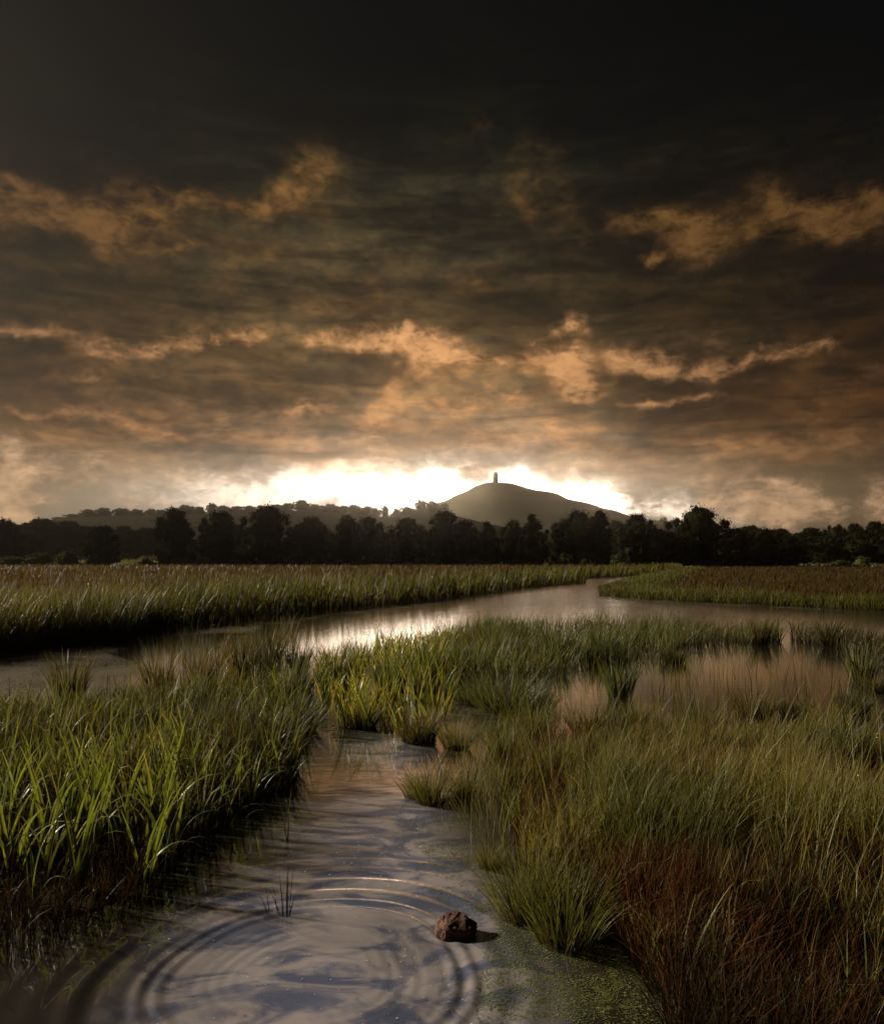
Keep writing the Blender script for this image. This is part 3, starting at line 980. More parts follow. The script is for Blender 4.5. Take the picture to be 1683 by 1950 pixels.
for q, (k, px, top, wp, Y, lab) in enumerate(TREES):
    tree('tree', k, px, top, wp, Y, lab, 'tree', G1, idx=q)

# woods standing further back
G2 = 'brownish trees of the wood set back behind the row'
BACK = [(40, 1012, 90, 250), (85, 985, 120, 300), (130, 990, 90, 310), (30, 992, 80, 330), (165, 1000, 80, 330), (235, 1000, 70, 330), (275, 1003, 60, 330), (310, 1000, 60, 340), (250, 1010, 60, 300),
        (1170, 988, 60, 330), (1190, 995, 50, 300), (1155, 1005, 60, 310),
        (1430, 998, 70, 260), (1480, 1004, 80, 270), (1545, 1003, 80, 270), (1590, 996, 60, 280), (1625, 994, 60, 275), (1665, 990, 60, 280), (1700, 988, 70, 280),
        (1520, 1012, 80, 250), (1570, 1018, 80, 240), (1640, 1010, 90, 245), (1690, 1012, 90, 240), (1750, 990, 90, 260), (1830, 985, 100, 260),
        (-40, 1000, 90, 260), (-120, 990, 110, 260), (-200, 985, 110, 270), (620, 1010, 80, 300), (920, 1030, 80, 300), (1050, 1030, 90, 300), (1260, 1010, 90, 300), (480, 1015, 80, 290)] + [(370 + 66 * q_, 1044 + (q_ * 7 % 5) * 3, 100, 240 + (q_ * 13 % 30)) for q_ in range(17)]
BACKLAB = {0: 'low wide tree at the foot of the brownish wood on the left', 1: 'highest rounded tree of the brownish wood left of the column tree',
           2: 'second rounded top of the brownish wood left of the column tree', 5: 'brownish tree behind the pale meadow gap, nearest the column tree',
           7: 'brownish tree behind the meadow gap, nearest the square-topped tree', 9: 'hazy tree seen through the gap between slender tree and river end',
           15: 'feathery tree on the right skyline with an open crown', 17: 'higher feathery tree near the right margin'}
for q, (px, top, wp, Y) in enumerate(BACK):
    lab = BACKLAB.get(q, 'tree in the distant wood left of the meadow gap' if px < 330 else
                      ('tree in the dark wood at the right end of the row' if px > 1400 else 'dim tree standing behind the main dark row'))
    tree('wood_tree', 'round' if q % 3 else 'dome', px, top, wp, Y, lab, 'tree', G2, idx=q)

# bushes at the foot of the trees
BUSHES = [(340, 1060, 34, 183, 'small round olive bush below the square-topped tree'), (130, 1048, 60, 184, 'dark wide bush left of the column tree'),
          (75, 1052, 90, 190, 'broad dark bush at the left meadow edge'), (20, 1058, 60, 184, 'low bush at the left margin under the wood'),
          (560, 1046, 46, 182, 'pale sunlit bush with a pointed top under the small dark tree'), (590, 1062, 50, 181, 'low olive bush right of the pale pointed bush'),
          (500, 1063, 60, 183, 'low bush in front of the broad lumpy tree'), (640, 1058, 70, 183, 'olive scrub bush left of the twin-headed tree'),
          (700, 1060, 60, 182, 'rounded scrub bush under the twin-headed tree'), (450, 1062, 50, 182, 'dark bush below the low olive tree'),
          (1075, 1052, 50, 182, 'silvery bramble bush sloping down to the right'), (1110, 1064, 50, 181, 'lower end of the silvery bramble by the haze gap'),
          (1175, 1054, 50, 200, 'pale bush in the meadow gap above the river end'), (1185, 1066, 60, 181, 'low bush at the end of the river'),
          (1640, 1058, 40, 195, 'small dark bush in the meadow at the right margin'), (1600, 1066, 50, 195, 'low bush beside the small dark one at the right'),
          (800, 1062, 70, 182, 'low dark bush under the ragged tree'), (900, 1064, 80, 182, 'low dark bush beneath the pointed tree'),
          (990, 1062, 80, 182, 'low dark bush right below the tower'), (1360, 1064, 90, 182, 'low dark bush under the great domed crown'), (280, 1064, 40, 184, 'small bush in the pale meadow gap')]
for q, (px, top, wp, Y, lab) in enumerate(BUSHES):
    tree('bush', 'bush', px, top, wp, Y, lab, 'bush', 'bushes at the foot of the trees', idx=q)

# trees on the distant ridge: the skyline lumps
RT = [(170, 969, 34), (200, 966, 30), (232, 967, 34), (262, 969, 30), (290, 968, 26), (305, 970, 24), (330, 965, 30), (355, 961, 34), (380, 964, 26), (404, 957, 20), (425, 962, 30),
      (450, 963, 30), (475, 962, 28), (527, 960, 30), (548, 957, 24), (575, 952, 34), (600, 959, 28), (628, 959, 34), (655, 962, 24), (672, 960, 26), (700, 963, 24), (715, 967, 20), (733, 962, 13),
      (755, 968, 20), (775, 964, 26), (802, 951, 24), (822, 953, 26), (845, 957, 18), (140, 978, 34), (110, 984, 34), (80, 990, 30), (500, 962, 30), (785, 968, 24), (1262, 984, 22), (1280, 988, 20), (642, 964, 22), (685, 966, 22)]
RLAB = {8: 'tallest small tree on the left skyline of the ridge', 9: 'narrow tree breaking the hazy ridge skyline above the rest', 15: 'largest rounded tree on the hazy ridge skyline', 22: 'tiny upright tree standing alone in the notch of the ridge',
        25: 'leftmost of the ridge trees where the hill begins', 33: 'small hazy tree at the right foot of the hill'}
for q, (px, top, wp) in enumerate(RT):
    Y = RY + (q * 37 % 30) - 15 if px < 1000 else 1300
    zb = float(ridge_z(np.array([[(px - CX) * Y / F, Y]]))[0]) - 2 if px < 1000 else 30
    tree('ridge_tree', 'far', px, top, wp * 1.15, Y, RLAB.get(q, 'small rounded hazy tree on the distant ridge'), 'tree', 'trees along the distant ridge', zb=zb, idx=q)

# ------------------------------------------------------------------ grass, sedge and reeds
def sample(pg, n, mode='uniform', rs_=None, edge_in=None, margin=0.0):
    lo, hi = pg.min(0), pg.max(0)
    out = []
    got = 0
    while got < n:
        k = n * 2
        if mode == 'uniform':
            P = lo + (hi - lo) * rs_.rand(k, 2)
        else:
            Y = np.exp(rs_.uniform(math.log(max(lo[1], 1)), math.log(hi[1]), k))
            a = min(lo[0] / max(lo[1], 1), -.75)
            X = Y * rs_.uniform(-.80, .80, k)
            P = np.stack([X, Y], 1)
        d = sdf(P, pg)
        ok = d < margin
        if edge_in is not None:
            ok &= d > -edge_in * rs_.rand(k) ** .7 * 1.0
        P = P[ok]
        out.append(P)
        got += len(P)
    return np.concatenate(out)[:n]


def clumpy(P, rs_, scale, keep=.35, seed=1):
    v = vnoise(P, scale, seed)
    return P[v + rs_.rand(len(P)) * .5 > keep]


def bed(name, P, zb, h, wd, mat, rs_, lean=.18, bend=.6, segs=3, label=None, hvar=.35, wind=-.6, htex=None, face_cam=False):
    n = len(P)
    b = np.column_stack([P, np.broadcast_to(zb, n)])
    hh = h * (1 + hvar * (rs_.rand(n) * 2 - 1))
    if htex is not None:
        hh *= htex
    yaw = rs_.rand(n) * 2 * math.pi
    yaw = np.where(rs_.rand(n) < .35, wind + rs_.normal(size=n) * .5, yaw)
    ww = wd * rs_.uniform(.6, 1.3, n)
    face = rs_.uniform(-.9, .9, n) if face_cam else rs_.rand(n) * math.pi
    v = blades(b, hh, ww, yaw, np.abs(rs_.normal(size=n)) * lean, np.abs(rs_.normal(size=n)) * bend, segs, face=face)
    return v


def stuff(name, parts, mat, label):
    v, q, t, r = merge(parts)
    o = link(name, mesh_np(name, v, q, {'t': t, 'r': r}, mat))
    tag(o, label, kind='stuff')
    return o


rs = np.random.RandomState(42)
# left far field: brown plateau and green reed fringe
P = sample(FIELD_L, 52000, 'log', rs)
hv = .75 + .35 * vnoise(P, .25, 3)
wdist = np.maximum(.014, P[:, 1] * .0011)
b = [bed('', P, .08, .95, wdist, None, rs, segs=2, bend=.5, htex=hv, face_cam=True)]
stuff('meadow_grass', b, M_FIELD, 'brown reedy meadow stretching to the trees beyond the river')
P = sample(FIELD_L, 17000, 'log', rs, edge_in=6.0)
P = P[P[:, 1] > 9]
wdist = np.maximum(.022, P[:, 1] * .0014)
gk = P[:, 0] > -8 + 0 * P[:, 0]
hv = .75 + .55 * vnoise(P, .5, 7)
fr = bed('', P, .0, 1.12, wdist, None, rs, segs=3, bend=.8, htex=hv, face_cam=True)
stuff('bank_reeds', [fr], M_FIELDG, 'tall green reeds fringing the far bank of the river')
P = sample(poly([(-400, 1285), (0, 1243), (250, 1216), (265, 1203), (300, 1197), (300, 1180), (-400, 1200)]), 11000, 'uniform', rs)
stuff('dark_bank_reeds', [bed('', P, .0, 1.0, .020, None, rs, segs=4, bend=1.1)], M_DARKREED, 'dark brown reeds crowding the left river bank')
# right far field
P = sample(FIELD_R, 42000, 'log', rs)
hv = .6 + .4 * vnoise(P, .25, 5)
hv *= np.clip(.45 + (P[:, 0] - P[:, 1] * .26) / 10, .45, 1)
wdist = np.maximum(.014, P[:, 1] * .0011)
stuff('russet_meadow_grass', [bed('', P, .08, .62, wdist, None, rs, segs=2, bend=.5, htex=hv, face_cam=True)], M_FIELDR, 'russet meadow right of the river end')
P = sample(FIELD_R, 16000, 'log', rs, edge_in=5.0)
hv = .6 + .6 * vnoise(P, .5, 11)
hv *= np.clip(.5 + (P[:, 0] - P[:, 1] * .22) / 10, .4, 1)
wdist = np.maximum(.014, P[:, 1] * .0009)
stuff('bank_sedge', [bed('', P, .0, .62, wdist, None, rs, segs=3, bend=.8, htex=hv, face_cam=True)], M_REED, 'olive sedge fringing the right far bank')
# behind: rough meadow before the woods
P = np.stack([rs.uniform(-150, 150, 16000), rs.uniform(188, 330, 16000)], 1)
zz = land_height(P)
stuff('pale_meadow_grass', [bed('', P, zz, .9, .3, None, rs, segs=2, bend=.5)], M_FIELDG, 'pale rough meadow rising behind the row of trees')

# the island of reeds in mid stream
P = clumpy(sample(ISLAND, 12000, 'uniform', rs), rs, 1.1, .70, 2)
hv = .55 + .75 * vnoise(P, .8, 6)
d = bed('', P, -.02, .52, .017, None, rs, segs=4, bend=.9, lean=.2, htex=hv)
stuff('island_reeds', [d], M_REED, 'olive reeds of the island between river and back water')
P = clumpy(sample(ISLAND, 6000, 'uniform', rs), rs, .6, .5, 12)
stuff('island_underleaf', [bed('', P, -.02, .5, .012, None, rs, segs=3, bend=1.2, lean=.3)], M_DARKREED, 'brown undergrowth low among the island reeds')
P = clumpy(sample(ISLAND_B, 3200, 'uniform', rs), rs, .7, .45, 2)
hv = .4 + .7 * vnoise(P, .8, 6)
stuff('strip_reeds', [bed('', P, -.02, .55, .018, None, rs, segs=3, bend=.8, htex=hv)], M_DARKREED, 'dark narrow strip of reeds across the right water')

P = clumpy(sample(MIDBED, 2600, 'uniform', rs), rs, 1.5, .72, 52)
hv = .5 + .8 * vnoise(P, .9, 6)
stuff('mid_pool_reeds', [bed('', P, -.02, .62, .018, None, rs, segs=5, bend=1.0, lean=.2, htex=hv)], M_YIRIS, 'yellow-green reeds scattered over mid pool')
# left bed
P = sample(LEFTBED, 30000, 'uniform', rs)
back = P[P[:, 1] > 6.4]
front = P[P[:, 1] <= 6.4]
back = clumpy(back, rs, 1.3, .50, 4)
hv = .6 + .6 * vnoise(back, 1.0, 6)
stuff('left_bed_reeds', [bed('', back, -.01, .44, .011, None, rs, segs=4, bend=1.0, lean=.22, htex=hv)], M_DARKREED, 'brown and green reeds filling the bed on the left')
hv = .45 + .6 * vnoise(front, 1.5, 6)
stuff('left_bed_undergrowth', [bed('', front, -.01, .42, .008, None, rs, segs=4, bend=1.2, lean=.3, htex=hv)], M_UMBER, 'dark undergrowth between the iris leaves on the left')
P = clumpy(sample(LEFTBED, 3800, 'uniform', rs), rs, .9, .55, 14)
P = P[P[:, 1] > 4.6]
stuff('left_bed_blades', [bed('', P, -.01, .56, .020, None, rs, segs=5, bend=1.3, lean=.15)], M_REED, 'broad green blades rising through the left bed')

# right bed: fine sedge, green at the back and left, russet in the middle, umber in the near corner
P = sample(RIGHTBED, 100000, 'uniform', rs)
P = P[(P[:, 1] > 2.2) & (P[:, 0] < P[:, 1] * .75 + 1)]
# plant colour zones; the umber one also paints in the dark near corner
u = P[:, 0] / P[:, 1]
dead = np.clip((6.3 - P[:, 1]) / 1.6, 0, 1) * np.clip((u - .12) / .12, 0, 1)
umb = np.clip((4.9 - P[:, 1]) / .9 + (u - .42) * 3.0, 0, 1) * np.clip((u - .2) / .1, 0, 1)
x = rs.rand(len(P))
n_ = .5 + (vnoise(P, 1.6, 21) - .5) * 1.3 + (vnoise(P, 4.5, 22) - .5) * 1.0
isdead = (dead * .74 + (n_ - .5) * .5) > x
isumb = (umb * .80 + (n_ - .5) * .4) > rs.rand(len(P))
gr = P[~isdead & ~isumb]
gr = clumpy(gr, rs, 1.9, .50, 5)
gap = (gr[:, 1] > 5.4) & (vnoise(gr, .95, 61) * .6 + vnoise(gr, 2.6, 62) * .4 < .40)
gr = gr[~gap]
hv = .35 + .55 * vnoise(gr, 1.1, 6) + .55 * vnoise(gr, 3.4, 7)
hv *= np.clip(.45 + (sdf(gr, RIGHTBED) * -.9), .4, 1) * np.interp(gr[:, 1], [5, 9], [1, .62])
stuff('sedge', [bed('', gr, 0, .50, .0075, None, rs, segs=4, bend=.75, lean=.2, htex=hv)], M_SEDGE, 'fine olive sedge covering the right bank')
dd = P[isdead & ~isumb]
hv = .5 + .6 * vnoise(dd, 1.5, 16)
stuff('russet_sedge', [bed('', dd, 0, .46, .006, None, rs, segs=3, bend=.9, lean=.35, htex=hv)], M_RUSSET, 'russet dying sedge in the middle of the right bank')
um = P[isumb]
hv = .5 + .6 * vnoise(um, 1.5, 17)
stuff('umber_sedge', [bed('', um, 0, .42, .006, None, rs, segs=3, bend=.9, lean=.4, htex=hv)], M_UMBER, 'withered grass in the near right corner, darkened as if shaded')
# broken straw lying about
k = rs.choice(len(P), 2600)
stuff('straw', [bed('', P[k] + rs.normal(size=(2600, 2)) * .05, .15, .30, .005, None, rs, segs=3, bend=.5, lean=1.0)], M_RUSSET, 'broken straw lying in the right bank')
P = P[P[:, 1] > 4.6]
k = rs.choice(len(P), 600)
stuff('tall_sedge_blades', [bed('', P[k], .0, .74, .009, None, rs, segs=5, bend=.8, lean=.2)], M_SEDGE, 'taller single blades above the right bank sedge')


# sparse stems standing in the right back water
P = sample(poly([(1000, 1440), (1060, 1300), (1300, 1270), (1683, 1275), (1800, 1290), (1800, 1440), (1000, 1440)]), 900, 'uniform', rs)
P = clumpy(P, rs, 1.0, .68, 31)
hv = .5 + .6 * vnoise(P, .8, 6)
stuff('water_stems', [bed('', P, -.05, .5, .010, None, rs, segs=3, bend=.4, lean=.12, htex=hv)], M_SEDGE, 'thin stems scattered in the back water')
P = sample(poly([(880, 1450), (960, 1380), (1060, 1370), (960, 1640), (900, 1600), (860, 1510)]), 750, 'uniform', rs)
P = clumpy(P, rs, 2.2, .6, 33)
stuff('pool_edge_stems', [bed('', P, -.03, .38, .006, None, rs, segs=3, bend=.6, lean=.2)], M_SEDGE, 'thin stems in the shallow water edging the right bank')
P = sample(poly([(250, 1300), (560, 1225), (600, 1300), (400, 1320)]), 520, 'uniform', rs)
P = clumpy(P, rs, .9, .55, 34)
stuff('back_water_reeds', [bed('', P, -.03, .75, .014, None, rs, segs=4, bend=.6, lean=.15)], M_DARKREED, 'dark reeds standing before the bright river')

# ------------------------------------------------------------------ tussocks: each a thing
def tussock_mesh(name, seed, n, rad_, h, wd, mat, lean=.35, bend=.9, segs=4):
    r_ = np.random.RandomState(seed)
    a = r_.rand(n) * 2 * math.pi
    q = np.sqrt(r_.rand(n)) * rad_
    b = np.column_stack([q * np.cos(a), q * np.sin(a), np.zeros(n) - .02])
    yaw = a + r_.normal(size=n) * .5
    hh = h * r_.uniform(.5, 1.1, n)
    v, qd, t, r = blades(b, hh, wd * r_.uniform(.6, 1.3, n), yaw, q / rad_ * lean + r_.rand(n) * .1, r_.rand(n) * bend, segs, face=r_.rand(n) * 3.14)
    return mesh_np(name, v, qd, {'t': t, 'r': r}, mat)


def mound_mesh(name, seed, rad_, h, mat):
    import bmesh
    bm = bmesh.new()
    bmesh.ops.create_uvsphere(bm, u_segments=18, v_segments=8, radius=1)
    for v in bm.verts:
        nz = mnoise.noise(v.co * 2.3 + Vector((seed, 0, 0)))
        v.co.x *= rad_ * (1 + nz * .3); v.co.y *= rad_ * (1 + nz * .3); v.co.z *= h * (1 + nz * .5)
    me_ = bpy.data.meshes.new(name)
    bm.to_mesh(me_); bm.free()
    for p_ in me_.polygons:
        p_.use_smooth = True
    me_.materials.append(mat)
    return me_


TK = {
    'fine': [tussock_mesh('tussock_leaves_fine', s, 420, .20, .42, .006, M_TUFT, .6, 1.0) for s in (1, 2)],
    'dark': [tussock_mesh('tussock_leaves_dark', s, 420, .17, .40, .008, M_DARKREED, .45, .9) for s in (3, 4)],
    'reed': [tussock_mesh('tussock_leaves_reed', s, 150, .20, .80, .020, M_REED, .22, .8, 5) for s in (5, 6, 7)],
    'dreed': [tussock_mesh('tussock_leaves_dreed', s, 150, .18, .85, .018, M_DARKREED, .22, .9, 5) for s in (8, 9)],
    'sedge': [tussock_mesh('tussock_leaves_sedge', s, 260, .16, .50, .007, M_SEDGE, .5, .9, 4) for s in (10, 11)],
}
MOUND = [mound_mesh('root_mound', s, .13, .035, M_MUD) for s in (1, 2)]
TUS = [
    ('dark', 1432, 1368, 1.15, 'dark rounded tussock standing in the bright water, wider of two'),
    ('dark', 1512, 1366, .85, 'dark upright tussock right of the wider rounded one'),
    ('dark', 1625, 1360, .9, 'dark ragged tussock near the right margin in the back water'),
    ('dark', 1284, 1262, .9, 'small dark tussock at the near tip of the island'),
    ('dark', 1668, 1318, .8, 'low dark hummock at the right margin'),
    ('dreed', 1448, 1226, .9, 'dark reed clump at the right end of the island'),
    ('dreed', 1575, 1232, .85, 'dark reed clump in the narrow strip across the right water'),
    ('fine', 960, 1352, 1.7, 'low soft grey-green hummock of fine grass in mid pool'),
    ('fine', 905, 1340, 1.2, 'left shoulder of the soft fine grass hummock'),
    ('fine', 1020, 1350, 1.1, 'right shoulder of the soft fine grass hummock'),
    ('fine', 690, 1262, 1.4, 'grey-green fine tuft behind the bright green irises'),
    ('fine', 860, 1275, 1.5, 'fine grassy tuft at the left end of the island'),
    ('dreed', 505, 1290, 1.1, 'tall dark reed clump against the bright river'),
    ('dreed', 462, 1300, 1.0, 'dark reed clump left of the tallest before the river'),
    ('fine', 553, 1316, 1.6, 'round grey-green tuft right of the tall dark reeds'),
    ('dreed', 570, 1285, .75, 'small dark spiky clump rising over the grey-green tuft'),
    ('reed', 640, 1310, 1.0, 'green reed clump behind the bright irises'),
    ('reed', 745, 1320, 1.0, 'green reed clump between two patches of bright water'),
    ('reed', 815, 1300, 1.05, 'tall reed clump at the left tip of the island'),
    ('dark', 497, 1462, 1.7, 'brown domed tussock with yellow blades on top, edge of left bed'),
    ('dark', 430, 1440, 1.5, 'brown tussock behind the domed one in the left bed'),
    ('fine', 560, 1390, 1.2, 'soft tuft at the water edge of the left bed'),
    ('dark', 795, 1412, 1.0, 'dark purple-brown tussock foot in mid pool'),
    ('dark', 690, 1385, .9, 'brown tussock foot under the bright green irises'),
    ('sedge', 822, 1527, .80, 'small grassy hummock jutting into the pool'),
    ('sedge', 790, 1518, .50, 'tiny green tuft at the tip of the jutting hummock'),
    ('sedge', 885, 1515, .6, 'sedge tuft joining the jutting hummock to the bank'),
    ('sedge', 930, 1650, .42, 'lone thin tuft standing in pale shallow water'),
    ('sedge', 1000, 1745, .9, 'leaning sedge tuft at the nearest corner of the right bank'),
    ('sedge', 1075, 1790, .95, 'sedge tuft overhanging the weedy shallows'),
    ('sedge', 1120, 1400, 1.0, 'sedge tuft standing off the far edge of the right bank'),
    ('sedge', 1215, 1385, .9, 'sedge tuft alone in the back water left of the dark tussocks'),
    ('sedge', 1330, 1398, 1.0, 'sedge tuft just left of the dark rounded tussock'),
    ('sedge', 1575, 1392, .9, 'olive sedge tuft between the dark tussocks at the right'),
    ('reed', 1180, 1330, .8, 'thin reed clump in the middle of the back water'),
    ('reed', 1640, 1300, .85, 'reed clump in the back water near the right margin'),
    ('dreed', 300, 1330, .9, 'dark reed clump at the river side of the left bed'),
    ('dreed', 130, 1345, .95, 'dark reed clump far along the left bed before the weedy river'),
    ('dreed', 385, 1322, .9, 'dark reed clump nearest the bright river, left of the tall pair'),
    ('sedge', 1010, 1400, 1.0, 'sedge tuft between the soft hummock and the right bank'),
    ('reed', 940, 1255, 1.0, 'leafy reed clump in the middle of the island front'),
    ('reed', 1060, 1260, 1.0, 'reed clump on the island before the back water'),
    ('reed', 1150, 1255, .9, 'reed clump at the right of the island front'),
    ('reed', 1250, 1225, .85, 'reed clump on the far right half of the island'),
    ('sedge', 870, 1425, .75, 'tall pale sedge tuft right of the orange irises'),
    ('sedge', 960, 1440, .9, 'sedge tuft left of the bank where water shows between'),
]
for q, (k, px, py, s, lab) in enumerate(TUS):
    x, y = gp(px, py)
    root = link('tussock', None, loc=(x, y, 0), rot=(0, 0, rngT.uniform(0, 6.28)), scale=(s, s, s))
    tag(root, lab, 'tussock', 'tussocks standing in the marsh water')
    link('root_mound', MOUND[q % 2], root)
    link('leaves', TK[k][q % len(TK[k])], root)['kind'] = 'stuff'

# ------------------------------------------------------------------ iris plants, every leaf a part
def iris_leaf(seed, mat, bend, h=.78, wd=.032):
    r_ = np.random.RandomState(seed)
    one = np.ones(1)
    v, qd, t, r = blades(np.zeros((1, 3)), one * h, one * wd, one * 0.0, one * r_.uniform(.02, .1), one * bend, 9, vfold=True, face=one * ((math.pi / 2 + r_.uniform(-.25, .25)) if bend > .6 else r_.uniform(-.55, .55)))
    r = np.full(len(v), r_.rand())
    return mesh_np('iris_leaf', v, qd, {'t': t, 'r': r}, mat)


BENDS = [.15, .25, .35, .5, .2, .7, 1.1, 1.9, 2.4, .3]
LEAF_A = [iris_leaf(s, M_IRIS, b_) for s, b_ in enumerate(BENDS)]
LEAF_B = [iris_leaf(s + 50, M_YIRIS, b_) for s, b_ in enumerate(BENDS)]
rngI = random.Random(11)


def iris(px, py, n, s, lab, grp, leaves, fan=.16, arch=None):
    x, y = gp(px, py)
    root = link('iris_plant', None, loc=(x, y, -.03))
    tag(root, lab, 'iris', grp)
    fa = rngI.uniform(-.5, .5)
    for k_ in range(n):
        m_ = rngI.choice(leaves[:6] + leaves[9:]) if rngI.random() < .8 else rngI.choice(leaves[6:9])
        if arch is not None and k_ < len(arch):
            m_ = leaves[arch[k_][0]]
            yaw = arch[k_][1]
        else:
            yaw = fa + (0 if rngI.random() < .5 else math.pi) + rngI.uniform(-.5, .5)
        ls = s * rngI.uniform(.65, 1.12)
        t_ = rngI.uniform(-1, 1)
        link('leaf', m_, root, loc=(math.cos(fa) * t_ * .05, math.sin(fa) * t_ * .05 + rngI.uniform(-.02, .02), 0),
             rot=(rngI.uniform(-.08, .08), abs(t_) * fan, yaw), scale=(ls, ls, ls))
    return root


GA = 'iris plants crowded in the bed on the left bank'
FRONT = [(372, 1540, 5, .85, 'iris with two pale curled tips near the pool edge, left of three'), (432, 1545, 5, .8, 'iris with a curled white tip, middle of three at the pool edge'),
         (487, 1532, 8, .75, 'spreading iris at the outermost corner of the left bed'), (540, 1502, 5, .7, 'thin iris leaning over the narrow channel'),
         (300, 1600, 8, 1.0, 'tall iris with erect light green blades before the dark reflection'), (235, 1610, 8, 1.0, 'dense tall iris left of the erect light green one'),
         (330, 1660, 6, .7, 'iris with an arching blade reaching over the dark pool edge'), (270, 1710, 5, .7, 'low iris whose pale blades arch to the right over the water'),
         (150, 1700, 6, .85, 'iris standing in deep shade near the dark water'), (60, 1730, 6, .9, 'iris at the near left corner in shade'),
         (170, 1640, 8, 1.0, 'iris with two long bowed blades, mid left bed'), (95, 1620, 8, 1.0, 'upright iris group left of the bowed blades'),
         (25, 1600, 8, 1.0, 'iris with an arching blade at the left margin'), (20, 1680, 7, .95, 'shaded iris at the left margin near the bottom'),
         (395, 1600, 5, .7, 'thin iris standing in the dark water before the bed'), (445, 1590, 3, .6, 'few iris stems in the dark reflections'),
         (510, 1420, 7, .8, 'orange-tinged iris on the domed brown tussock'), (470, 1400, 6, .8, 'yellow-green iris behind the domed tussock')]
for (px, py, n, s, lab) in FRONT:
    arch = [(7, rngI.choice([0, .3, -.3, math.pi])), (8, rngI.choice([0.2, -.2]))] if rngI.random() < .75 else None
    iris(px, py, n, s, lab, GA, LEAF_A, arch=arch)
for k_ in range(34):
    for _ in range(50):
        px, py = rngI.uniform(-60, 470), rngI.uniform(1455, 1680)
        X, Y = gp(px, py)
        if sdf(np.array([[X, Y]]), LEFTBED)[0] < -.12 and px < 520 - (py - 1455) * .9:
            break
    iris(px, py, rngI.choice([5, 6, 7, 8]), rngI.uniform(.7, .95), 'erect green iris plant crowded in the bed on the left bank', GA, LEAF_A)
GB = 'yellow-green irises standing in mid pool'
MIDI = [(655, 1385, 9, .82, 'bright green iris with a long blade reaching left, mid pool'), (700, 1392, 9, .86, 'bright green iris with white-tipped blades, centre of mid pool'),
        (735, 1375, 8, .8, 'bright iris right of the white-tipped one'), (765, 1400, 7, .62, 'short orange iris blades left of the purple tussock'),
        (800, 1408, 8, .66, 'yellow-orange iris on the purple-brown tussock'), (828, 1392, 8, .95, 'tallest yellow iris with a pale curled tip, right side of mid pool'),
        (680, 1350, 8, .9, 'green iris behind the white-tipped one'), (620, 1345, 7, .8, 'green iris beside the grey-green tuft'),
        (870, 1310, 8, .75, 'green iris at the left end of the island'), (905, 1305, 8, .8, 'orange-streaked iris on the island front'),
        (930, 1300, 7, .75, 'iris right of the orange-streaked one'), (790, 1340, 8, .85, 'iris before the gap of water behind mid pool'),
        (850, 1285, 7, .9, 'tall iris behind the island tip'), (990, 1290, 7, .75, 'iris midway along the island front'), (740, 1300, 7, .85, 'iris far back between pool and river')]
for (px, py, n, s, lab) in MIDI:
    iris(px, py, n, s, lab, GB, LEAF_B, fan=.22)

# ------------------------------------------------------------------ small separate things in and on the pool
def sprig(name, stems, mat, label, cat):
    """stems: (x,y,h,w,yaw,lean,bend)"""
    root = link(name, None, loc=(stems[0][0], stems[0][1], 0))
    tag(root, label, cat)
    for s_ in stems:
        one = np.ones(1)
        v, qd, t, r = blades(np.array([[s_[0] - stems[0][0], s_[1] - stems[0][1], -.04]]), one * s_[2], one * s_[3], one * s_[4], one * s_[5], one * s_[6], 7, vfold=True,
                             face=one * (s_[4] + math.pi / 2 if len(s_) < 8 else s_[7]))
        link('blade', mesh_np('blade', v, qd, {'t': t, 'r': r}, mat), root)
    return root


x, y = gp(547, 1745)
sprig('sedge_sprig', [(x, y, .34, .011, .2, .0, .05, 0), (x - .02, y, .30, .007, 3.0, .06, .1, 0), (x + .01, y, .38, .004, .3, .06, .1, 0), (x - .03, y + .01, .22, .006, 3.1, .3, .3, 0),
                      (x - .05, y + .01, .26, .004, 3.0, .12, .2, 0), (x - .10, y + .02, .20, .005, 2.9, .1, .1, 0), (x - .10, y + .02, .17, .005, 2.6, .45, .2, 0), (x + .005, y, .2, .006, 0, .2, .2, 0)],
      M_UMBER, 'thin dark stems standing in the ripple rings', 'water plant')
x, y = gp(548, 1604)
sprig('sedge_sprig', [(x, y, .42, .010, .4, .03, .1, 0), (x, y, .36, .012, .15, .9, .3), (x, y, .2, .010, 3.3, .1, .4, 0), (x + .01, y, .26, .020, -.4, 1.50, .1), (x, y, .16, .02, -.7, 1.52, .05),
                      (x, y, .3, .006, 2.6, .15, .2, 0), (x, y, .18, .016, .1, 1.45, .1)],
      M_SEDGE, 'small plant with one green blade slanting right, above the ripples', 'water plant')
x, y = gp(870, 1727)
sprig('grass_blade', [(x - .08, y + .03, .30, .007, .1, 1.62, -.1), (x - .07, y + .08, .22, .006, -.5, 1.62, -.1), (x - .1, y - .02, .2, .008, .5, 1.6, -.1)],
      M_SEDGE, 'crossed green blades floating behind the rock', 'grass blade')
x, y = gp(688, 1513)
sprig('floating_leaf', [(x, y, .17, .016, -.1, 1.66, -.15), (x + .02, y + .01, .13, .012, .1, 1.64, -.1), (x + .06, y - .01, .10, .01, -.4, 1.66, -.1)], M_SEDGE, 'short green leaf floating flat beyond the pool centre', 'leaf')
x, y = gp(1395, 1640)
sprig('dead_stalk', [(x, y, .62, .011, .1, .62, -.05)], M_YIRIS, 'pale dry stalk leaning to the right out of the russet sedge', 'stalk')
x, y = gp(1215, 1800)
sprig('dead_stalk', [(x, y, .52, .009, .25, 1.02, .05)], M_YIRIS, 'long pale stalk leaning low over the near right bank', 'stalk')
x, y = gp(1290, 1900)
